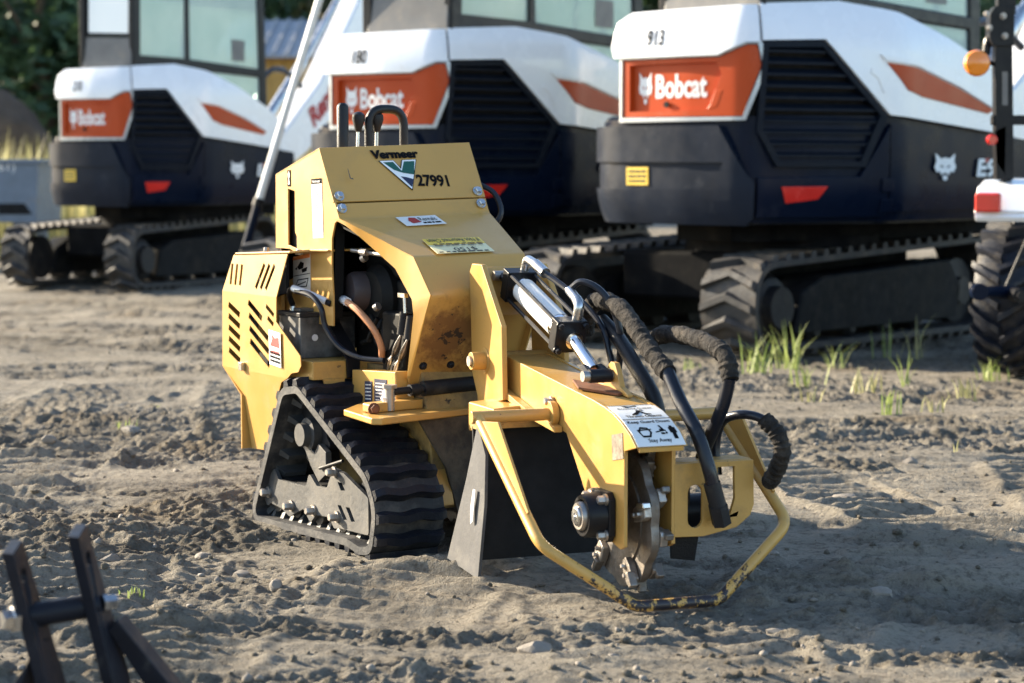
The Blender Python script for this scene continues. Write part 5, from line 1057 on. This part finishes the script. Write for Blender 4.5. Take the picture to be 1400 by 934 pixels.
# big hoses to the motor
def sleeve(path, r, seed):
    rr = random.Random(seed); P = smooth_path(path, 16); k = rr.uniform(0, 6)
    rad = [r * (1 + 0.06 * math.sin(i * 1.3 + k) + 0.05 * math.sin(i * 0.47 + 2 * k) + rr.uniform(-0.05, 0.05)) for i in range(len(P))]
    return MB().tube(P, rad, 14)
h1 = bob('hose', MB().tube(smooth_path([(1.015, 0.11, 0.560), (1.08, 0.115, 0.490), (1.145, 0.125, 0.425), (1.180, 0.140, 0.345), (1.185, 0.155, 0.285)], 8), 0.0175, 14), 'hose')
bob('hose_sleeve', sleeve([(0.45, 0.14, 0.62), (0.50, 0.13, 0.685), (0.60, 0.115, 0.712), (0.73, 0.11, 0.702), (0.84, 0.11, 0.650), (0.93, 0.108, 0.60), (1.02, 0.110, 0.555)], 0.0235, 3), 'sleeve', h1)
bob('hose_coupling', MB().cyl((1.182, 0.150, 0.300), (1.180, 0.172, 0.232), 0.021, seg=16).cyl((1.180, 0.168, 0.245), (1.170, 0.185, 0.195), 0.025, seg=6), 'black_dusty', h1)
h2 = bob('hose', MB().tube(smooth_path([(1.185, 0.195, 0.555), (1.165, 0.190, 0.490), (1.12, 0.185, 0.42), (1.08, 0.18, 0.36), (1.06, 0.17, 0.29)], 8), 0.0165, 14), 'hose')
bob('hose_sleeve', sleeve([(0.70, 0.20, 0.60), (0.80, 0.20, 0.632), (0.92, 0.20, 0.640), (1.05, 0.20, 0.632), (1.15, 0.20, 0.607), (1.187, 0.197, 0.55)], 0.0225, 9), 'sleeve', h2)
h3 = bob('hose', MB().tube(smooth_path([(1.07, 0.225, 0.30), (1.06, 0.225, 0.38), (1.085, 0.230, 0.435), (1.14, 0.245, 0.458), (1.19, 0.275, 0.455), (1.215, 0.31, 0.425)], 8), 0.0115, 12), 'hose')
bob('hose_sleeve', sleeve([(1.195, 0.285, 0.452), (1.225, 0.305, 0.420), (1.235, 0.315, 0.375), (1.20, 0.32, 0.325), (1.16, 0.32, 0.285)], 0.021, 12), 'sleeve', h3)
bob('hose', MB().tube(smooth_path([(0.62, 0.11, 0.66), (0.70, 0.12, 0.62), (0.80, 0.12, 0.56), (0.90, 0.13, 0.48), (0.92, 0.14, 0.40)], 8), 0.020, 12), 'grip')

# ------------------------------------------------------------------ compact tractor cut by the right edge of the view
TR_ = thing('compact_tractor', 'rear of a white compact tractor with a black roll bar, amber lamp and lugged tyre', 'tractor', (2.69, 10.75, 0), R(62))
TH = R(62)
def tob(name, mb, mat, parent=TR_, **k):        # given in yard metres relative to the tractor, turned into its own axes
    return obj(name, mb.xf(Matrix.Rotation(-TH, 4, 'Z') @ Matrix.Translation((-2.62, -10.75, 0))), mat, parent, **k)
fx, fy = math.cos(TH), math.sin(TH)            # forward
lx, ly = -math.sin(TH), math.cos(TH)           # to its left
def tp_(f, l, z): return V(2.62 + fx * f + lx * l, 10.75 + fy * f + ly * l, z)
# tyre: axis across the tractor
ty = tob('tyre', MB().lathe(tp_(0, 0.19, 0.41), tp_(0, -0.13, 0.41) - tp_(0, 0.19, 0.41), [(0.06, 0.20), (0, 0.27), (0.05, 0.345), (0.2, 0.378), (0.5, 0.385), (0.8, 0.378), (0.95, 0.345), (1, 0.27), (0.94, 0.20)], 48, False), 'rubber')
tob('rim', MB().lathe(tp_(0, 0.15, 0.41), tp_(0, -0.09, 0.41) - tp_(0, 0.15, 0.41), [(0, 0.20), (0.2, 0.19), (0.3, 0.06), (0.7, 0.06), (0.8, 0.19), (1, 0.20)], 32), 'charcoal')
tlm = MB()
for sg in (-1, 1):
    pts = [(-0.165 * sg, -0.03), (-0.165 * sg, 0.02), (0.0, 0.10), (0.02 * sg, 0.07), (0.02 * sg, 0.05)]
    tlm = MB()
    prof = [(0.0, 0.095, -0.004), (0.06, 0.060, -0.006), (0.12, 0.020, -0.014), (0.158, -0.012, -0.036)]
    vs = []; fs = []
    for l_, a_, dz in prof:
        for da, dh in ((-0.024, -0.01), (0.024, -0.01), (0.016, 0.032), (-0.016, 0.032)): vs.append((l_ * sg, a_ + da, dh + dz))
    for i in range(3): fs += [(4 * i + k, 4 * i + (k + 1) % 4, 4 * i + 4 + (k + 1) % 4, 4 * i + 4 + k) for k in range(4)]
    fs += [(3, 2, 1, 0), (12, 13, 14, 15)]
    lm = mesh('tyre_lug', MB().add(vs, fs), 30); lm.materials.append(M['rubber'])
    for i in range(20):
        a = 2 * math.pi * (i + (0.5 if sg > 0 else 0)) / 20; e = Vector((math.cos(a), 0, math.sin(a))); tn = Vector((-math.sin(a), 0, math.cos(a)))
        l = put('tyre_lug', lm, None, ty); l.matrix_local = Matrix.Translation(Vector((0, 0.03, 0.41)) + e * 0.383) @ Matrix((tn.cross(e), tn, e)).transposed().to_4x4()
fd = tob('fender', MB().strip([tp_(-0.38, 0.16, 0.835), tp_(-0.40, 0.16, 0.86), tp_(-0.34, 0.16, 0.985), tp_(-0.22, 0.16, 1.02), tp_(0.25, 0.16, 1.03), tp_(0.5, 0.16, 0.90)], [tp_(-0.38, -0.20, 0.835), tp_(-0.40, -0.20, 0.86), tp_(-0.34, -0.20, 0.985), tp_(-0.22, -0.20, 1.02), tp_(0.25, -0.20, 1.03), tp_(0.5, -0.20, 0.90)], (0, 0, -0.03)), 'white', bevel=0.008)
tob('fender_skirt', MB().prism([tp_(-0.395, 0.165, 0.85), tp_(-0.335, 0.165, 0.985), tp_(-0.21, 0.165, 1.02), tp_(0.25, 0.165, 1.03), tp_(0.28, 0.165, 0.92), tp_(0.0, 0.165, 0.93), tp_(-0.17, 0.165, 0.90), tp_(-0.24, 0.165, 0.835), tp_(-0.33, 0.165, 0.82)], tp_(0, -0.02, 0) - tp_(0, 0, 0)), 'white', bevel=0.006)
lens = tob('tail_lamp', MB().box((0, 0, 0), (0.05, 0.13, 0.10)).xf(Matrix.Translation(tp_(-0.42, 0.085, 0.905)) @ Matrix.Rotation(TH, 4, 'Z')), 'red_lens', bevel=0.012)
for i in range(3): tob('lens_rib', MB().box((0, 0, 0), (0.006, 0.11, 0.004)).xf(Matrix.Translation(tp_(-0.447, 0.085, 0.872 + i * 0.032)) @ Matrix.Rotation(TH, 4, 'Z')), 'red_lens', lens)
pb = V(2.455, 10.55, 0)
ps = tob('roll_bar', MB().prism([pb + V(-0.045, -0.03, 1.02), pb + V(0.045, -0.03, 1.02), pb + V(0.025, -0.03, 1.72), pb + V(-0.065, -0.03, 1.72)], (0, 0.075, 0)), 'black', bevel=0.006)
tob('roll_bar_upper', MB().prism([pb + V(-0.052, -0.025, 1.86), pb + V(0.04, -0.025, 1.86), pb + V(0.04, -0.025, 2.5), pb + V(-0.052, -0.025, 2.5)], (0, 0.07, 0)), 'black', bevel=0.006)
tob('hinge_plate', MB().prism([pb + V(-0.095, -0.045, 1.74), pb + V(-0.075, -0.045, 1.70), pb + V(0.03, -0.045, 1.70), pb + V(0.03, -0.045, 1.90), pb + V(-0.07, -0.045, 1.90), pb + V(-0.095, -0.045, 1.86)], (0, 0.10, 0)), 'black', bevel=0.004)
for dx, zz in ((-0.115, 1.86), (-0.10, 1.79), (-0.02, 1.75), (-0.03, 1.85)):
    hb = MB(); hexbolt(hb, pb + V(dx, -0.046, zz), (0, -1, 0), 0.013, 0.02); tob('bolt', hb, 'bolt')
lm_ = tob('amber_lamp', MB().lathe(pb + V(-0.16, -0.03, 1.612), (0.0, -0.06, 0), [(0, 0.060), (0.4, 0.068), (0.75, 0.060), (0.95, 0.03), (1, 0.004)], 28), 'amber')
tob('lamp_housing', MB().lathe(pb + V(-0.16, 0.035, 1.612), (0, -0.07, 0), [(0, 0.03), (0.3, 0.055), (1, 0.062)], 24), 'black', lm_)
tob('lamp_bracket', MB().tube(smooth_path([pb + V(-0.10, 0.02, 1.66), pb + V(-0.085, 0.02, 1.74), pb + V(-0.04, 0.02, 1.77)], 5), 0.022, 10).tube([pb + V(-0.09, 0, 1.62), pb + V(-0.03, 0, 1.60)], 0.012, 8), 'black')
tob('side_reflector', MB().lathe(pb + V(-0.075, -0.035, 1.225), (0, -0.03, 0), [(0, 0.028), (0.7, 0.028), (1, 0.020)], 20), 'red_lens')
tob('reflector_bracket', MB().prism([pb + V(-0.06, -0.03, 1.27), pb + V(0.0, -0.03, 1.30), pb + V(0.0, -0.03, 1.04), pb + V(-0.045, -0.03, 1.10)], (0, 0.02, 0)), 'black', bevel=0.004)
tob('cross_bracket', MB().box(pb + V(0.14, 0.0, 1.325), (0.42, 0.05, 0.05)), 'black', bevel=0.006)
tob('stay', MB().tube(smooth_path([pb + V(0.16, 0, 1.60), pb + V(0.22, 0, 1.50), pb + V(0.24, 0, 1.25), pb + V(0.23, 0, 1.03)], 6), 0.020, 10), 'black')
O, X, Y = pb + V(-0.022, -0.0305, 1.40), V(0.028, 0, 0), V(-0.004, 0, 0.17); tob('sticker', plate(MB(), O, X, Y, 0.002), 'cab_grey', ps)
tob('lift_rod', MB().cyl((2.575, 10.30, 0.86), (2.40, 10.25, 0.47), 0.010, seg=10), 'black_dusty')
tob('lift_arm', MB().tube([(2.62, 10.45, 0.42), (2.40, 10.25, 0.46), (2.24, 10.10, 0.47)], [0.035, 0.034, 0.028], 12).lathe((2.235, 10.13, 0.47), (0.0, -0.07, 0), [(0, 0.042), (1, 0.042)], 20), 'navy', bevel=0.003)
tob('lift_pin', MB().cyl((2.44, 10.22, 0.45), (2.44, 10.10, 0.45), 0.035, seg=18).cyl((2.44, 10.10, 0.45), (2.44, 10.07, 0.45), 0.022, seg=6), 'black')
tob('draw_link', MB().tube([(2.44, 10.18, 0.45), (2.62, 10.22, 0.40)], 0.03, 10), 'navy')
tob('rear_axle', MB().cyl(tp_(0, 0.0, 0.41), tp_(0, -1.1, 0.41), 0.07, seg=18).box(tp_(0.1, -0.62, 0.55), (0.5, 0.4, 0.4)), 'charcoal', bevel=0.01)
tob('hood', MB().prism([tp_(1.0, -0.35, 0.62), tp_(1.0, -0.35, 1.10), tp_(1.35, -0.35, 1.16), tp_(2.15, -0.35, 1.02), tp_(2.25, -0.35, 0.66)], tp_(0, -0.5, 0) - tp_(0, 0, 0)), 'white', bevel=0.05)
tob('seat', MB().box(tp_(0.15, -0.60, 1.0), (0.42, 0.44, 0.10), Matrix.Rotation(TH, 3, 'Z')).box(tp_(-0.06, -0.60, 1.22), (0.10, 0.42, 0.42), Matrix.Rotation(TH, 3, 'Z')), 'black', bevel=0.03)
tob('floor', MB().box(tp_(0.65, -0.60, 0.58), (0.9, 0.85, 0.06), Matrix.Rotation(TH, 3, 'Z')), 'charcoal', bevel=0.01)
tob('steering_wheel', MB().tube([tp_(0.85 + 0.07 * math.cos(k * math.pi / 8), -0.60 + 0.17 * math.sin(k * math.pi / 8), 1.25 + 0.16 * math.cos(k * math.pi / 8)) for k in range(16)], 0.014, 8, True), 'black')
tob('steering_column', MB().cyl(tp_(0.85, -0.60, 1.25), tp_(1.08, -0.60, 0.95), 0.025, seg=12), 'black')
for l_ in (-0.12, -1.08):
    fw = tob('front_tyre', MB().lathe(tp_(1.75, l_ + 0.10, 0.27), tp_(0, -0.20, 0) - tp_(0, 0, 0), [(0.06, 0.14), (0, 0.18), (0.08, 0.245), (0.3, 0.265), (0.7, 0.265), (0.92, 0.245), (1, 0.18), (0.94, 0.14)], 36, False), 'rubber')
    tob('front_rim', MB().lathe(tp_(1.75, l_ + 0.07, 0.27), tp_(0, -0.14, 0) - tp_(0, 0, 0), [(0, 0.145), (0.3, 0.05), (0.7, 0.05), (1, 0.145)], 28), 'charcoal', fw)
tob('front_axle', MB().cyl(tp_(1.75, -0.1, 0.29), tp_(1.75, -1.1, 0.29), 0.05, seg=14), 'charcoal')
for ch in list(TR_.children):                   # the far side of the tractor
    if ch.name.split('.')[0] in ('tyre', 'rim', 'fender', 'fender_skirt', 'tail_lamp', 'roll_bar', 'roll_bar_upper', 'hinge_plate'):
        c = ch.copy(); COL.objects.link(c); c.parent = TR_; c.location = Vector((0, -1.15, 0))
        for g in list(ch.children): d = g.copy(); COL.objects.link(d); d.parent = c
tob('roll_bar_top', MB().cyl(pb + V(0, 0, 2.47), pb + (tp_(0, -1.15, 2.47) - tp_(0, 0, 0)), 0.035, seg=14), 'black')

# ------------------------------------------------------------------ black hitch frame in the lower left corner
HT = thing('implement_hitch', 'black steel hitch frame of two drilled bars and a cross tube close to the lens', 'hitch', (-0.80, 3.5, 0))
def hob(name, mb, mat, parent=HT, **k): return obj(name, mb.xf(Matrix.Translation((0.80, -3.5, 0))), mat, parent, **k)
M['hitch'] = material('scuffed_hitch_paint', (0.012, 0.013, 0.019), 0.45, var=0.3, vscale=10, dirt=((0.09, 0.085, 0.075), 0.12, 14), bump=0.1, spec=0.15)
for x0, y0, x1, zt in ((-0.872, 3.50, -0.838, 0.400), (-0.772, 3.56, -0.715, 0.418)):
    # flat bars leaning away towards their tops
    bar = MB().prism([(x0 - 0.006, y0 - 0.02, zt), (x0 - 0.006, y0 + 0.05, zt + 0.012), (x0 + 0.066, y0 + 0.05, 0.16), (x0 + 0.10, y0 + 0.03, 0.0), (x0 + 0.08, y0 - 0.04, 0.0), (x0 + 0.050, y0 - 0.02, 0.16)], (0.022, -0.008, 0),
                      [[(x0 + 0.003 + 0.008 * math.cos(a) * 0.3, y0 + 0.018 + 0.011 * math.cos(a), zt - 0.045 + 0.014 * math.sin(a)) for a in [k * math.pi / 4 for k in range(8)]]])
    hob('drilled_bar', bar, 'hitch', bevel=0.002)
hob('cross_tube', MB().cyl((-0.845, 3.515, 0.283), (-0.735, 3.575, 0.290), 0.022, seg=22), 'hitch')
hob('bolt', MB().lathe((-0.850, 3.50, 0.283), (-0.03, -0.02, 0), [(0, 0.024), (0.5, 0.024), (0.55, 0.019), (1, 0.017)], 6), 'steel')
hob('bolt', MB().lathe((-0.725, 3.580, 0.292), (0.022, 0.012, 0.001), [(0, 0.016), (1, 0.013)], 6), 'steel')
hob('brace', MB().prism([(-0.715, 3.57, 0.245), (-0.700, 3.57, 0.265), (-0.60, 3.60, 0.125), (-0.50, 3.60, 0.0), (-0.55, 3.60, 0.0), (-0.64, 3.60, 0.11)], (0.008, 0.05, 0)), 'hitch', bevel=0.003)
hob('brace', MB().prism([(-0.825, 3.48, 0.245), (-0.835, 3.48, 0.210), (-0.90, 3.47, 0.12), (-0.98, 3.46, 0.0), (-0.94, 3.46, 0.0), (-0.86, 3.47, 0.13)], (0.02, 0.05, 0)), 'hitch', bevel=0.003)
hob('foot_bar', MB().box((-0.74, 3.55, 0.012), (0.75, 0.10, 0.03)), 'hitch', bevel=0.004)

# ------------------------------------------------------------------ leaning pole, grey hopper
pl = thing('pole', 'long white pole with a dark lower end leaning over behind the grinder', 'pole', (-2.235, 16, 0))
ax_ = Vector((0.312, 0.0, 1.0))
obj('shaft', MB().cyl(ax_ * 0.84, ax_ * 3.6, 0.030, 0.026, 18), 'pole_white', pl)
obj('sleeve', MB().cyl((0, 0, -0.05), ax_ * 0.86, 0.036, 0.034, 18), 'navy', pl)
obj('collar', MB().cyl(ax_ * 0.80, ax_ * 0.86, 0.042, seg=18), 'black', pl)
hp = thing('hopper', 'blue-grey steel hopper with a chalked white mark at the edge of the yard', 'hopper', (-6.0, 23.3, 0))
hbod = obj('bin', MB().prism([(-1.2, -0.3, 0.55), (0.66, -0.3, 0.50), (0.70, -0.3, 1.18), (-1.2, -0.3, 1.18)], (0, 1.3, 0)), 'slate_steel', hp, 0.02)
obj('rim', MB().box((-0.25, 0.35, 1.19), (1.96, 1.36, 0.05)), 'slate_steel', hp, 0.01)
obj('pocket', MB().prism([(0.24, -0.31, 0.72), (0.54, -0.31, 0.72), (0.62, -0.31, 0.60), (0.24, -0.31, 0.60)], (0, 0.05, 0)), 'void', hp)
for x in (-0.9, 0.45):
    for y in (-0.2, 0.9): obj('leg', MB().box((x, y, 0.27), (0.12, 0.12, 0.56)), 'slate_steel', hp)
lt = MB(); text(lt, '161)', (0.20, -0.301, 1.06), V(0.24, 0, 0), V(0, 0, 0.11), 0.0, 0.004); obj('chalk_mark', lt, 'white_print', hp)

# ------------------------------------------------------------------ weeds and stones one can tell apart
WEEDS = [(1.30, 10.75, 14, .30, .10, 'weed', 'leafy weed clump standing against the rear of the nearest rubber track'), (1.50, 11.05, 10, .36, .06, 'weed', 'tall bright weed at the heel of the nearest rubber track'),
         (1.46, 10.1, 12, .20, .10, 'weed', 'low pale tuft in front of the nearest track heel'), (1.78, 11.2, 6, .22, .04, 'weed', 'short tuft beside the lower run of the nearest track'),
         (2.20, 12.0, 5, .34, .04, 'weed', 'thin upright tuft in the shade under the nearest track'), (2.33, 11.7, 7, .42, .05, 'weed_dry', 'tallest wispy weed standing before the nearest track frame'),
         (1.92, 10.0, 5, .26, .03, 'weed', 'single bright grass spear in open soil before the nearest digger'), (1.62, 8.75, 7, .16, .04, 'weed', 'small green tuft alone on the soil right of the guard rail'),
         (1.70, 9.75, 10, .17, .09, 'weed_dry', 'faded spreading tuft below the nearest track'), (1.68, 7.7, 3, .09, .02, 'weed_dry', 'tiny dry shoot nearest to the grinder shadow'),
         (1.86, 8.95, 6, .13, .04, 'weed_dry', 'dry sparse tuft between two green tufts'), (2.45, 10.5, 12, .20, .08, 'weed', 'dark green tuft at the foot of the tractor tyre'),
         (2.08, 9.4, 8, .15, .07, 'weed_dry', 'faded tuft in the soil in front of the tractor tyre'), (2.25, 8.5, 5, .12, .05, 'weed_dry', 'short dry tuft near the right edge'),
         (0.95, 10.9, 10, .10, .12, 'weed', 'low green patch behind the wrapped hoses'), (-0.93, 4.92, 6, .035, .03, 'weed', 'tiny green seedling near the hitch frame'),
         (-1.57, 8.3, 7, .06, .05, 'weed', 'small seedling beside a pale stone on the far soil'), (-1.60, 9.1, 7, .06, .015, 'weed', 'small green sprig on the open soil left of the grinder'),
         (-1.95, 14.6, 9, .09, .08, 'weed', 'yellow flowering sprig before the far digger track'), (1.36, 9.3, 8, .12, .06, 'weed_dry', 'dry tuft just above the looped hose')]
for i, (x, y, n, h, sp, mt, lab) in enumerate(WEEDS):
    mb = MB(); rr = random.Random(300 + i); blades(mb, 0, 0, gz(x, y), int(n * 1.6), h * 0.78, min(sp, .06) * 0.6, 0.0048 if h > .1 else 0.0025, rr, 0.75)
    mb_lean = mb; o = obj('weed_tuft', mb_lean, mt, flat=True); o.location = (x, y, 0); tag(o, lab, 'weed', 'weeds growing in the yard')
STONES = [(1.08, 6.60, .055, 'largest pale stone lying right of the guard rail'), (0.97, 6.85, .035, 'stone behind the largest pale stone'), (0.92, 5.05, .042, 'dark angular stone in the foreground below the grinder shadow'),
          (0.05, 4.47, .034, 'flat dark stone in the foreground under the guard rail bend'), (-1.54, 8.25, .045, 'pale round stone on the soil left of the grinder'), (-1.10, 5.55, .028, 'rounded pebble left of the rubber track'),
          (-0.86, 5.62, .026, 'small pale stone below the rear of the rubber track'), (-0.72, 5.4, .03, 'grey stone in front of the rubber track'), (-0.60, 5.15, .024, 'brown stone among the foreground clods'),
          (-1.75, 7.7, .03, 'small stone near the left edge of the yard'), (0.62, 4.7, .022, 'small grey stone at the foot of the foreground'), (1.45, 7.4, .03, 'stone on the shaded soil toward the right edge')]
for i, (x, y, r, lab) in enumerate(STONES):
    rr = random.Random(700 + i); bm = bmesh.new(); bmesh.ops.create_icosphere(bm, subdivisions=2, radius=r)
    planes = [Vector((rr.gauss(0, 1), rr.gauss(0, 1), rr.gauss(0, 0.8))).normalized() for _ in range(9)]
    for v in bm.verts:
        for pn in planes:
            d_ = v.co.dot(pn) - r * 0.72
            if d_ > 0: v.co -= pn * d_
    sx, sy, sz = rr.uniform(0.9, 1.4), rr.uniform(0.8, 1.1), rr.uniform(0.5, 0.75); o1, o2, o3 = (rr.uniform(0, 9) for _ in range(3))
    for v in bm.verts:
        c = v.co; k = 1 + 0.14 * math.sin(c.x / r * 2.3 + o1) + 0.12 * math.sin(c.y / r * 2.9 + o2) + 0.10 * math.sin(c.z / r * 3.1 + o3); v.co = Vector((c.x * sx, c.y * sy, c.z * sz)) * k
    mb = MB(); bm.verts.index_update(); mb.v = [tuple(v.co) for v in bm.verts]; mb.f = [tuple(v.index for v in f.verts) for f in bm.faces]; bm.free()
    o = obj('stone', mb, 'stone', ang=24); o.location = (x, y, gz(x, y) + r * 0.10); o.rotation_euler = (0, 0, rr.uniform(0, 6)); tag(o, lab, 'stone', 'loose stones on the soil')
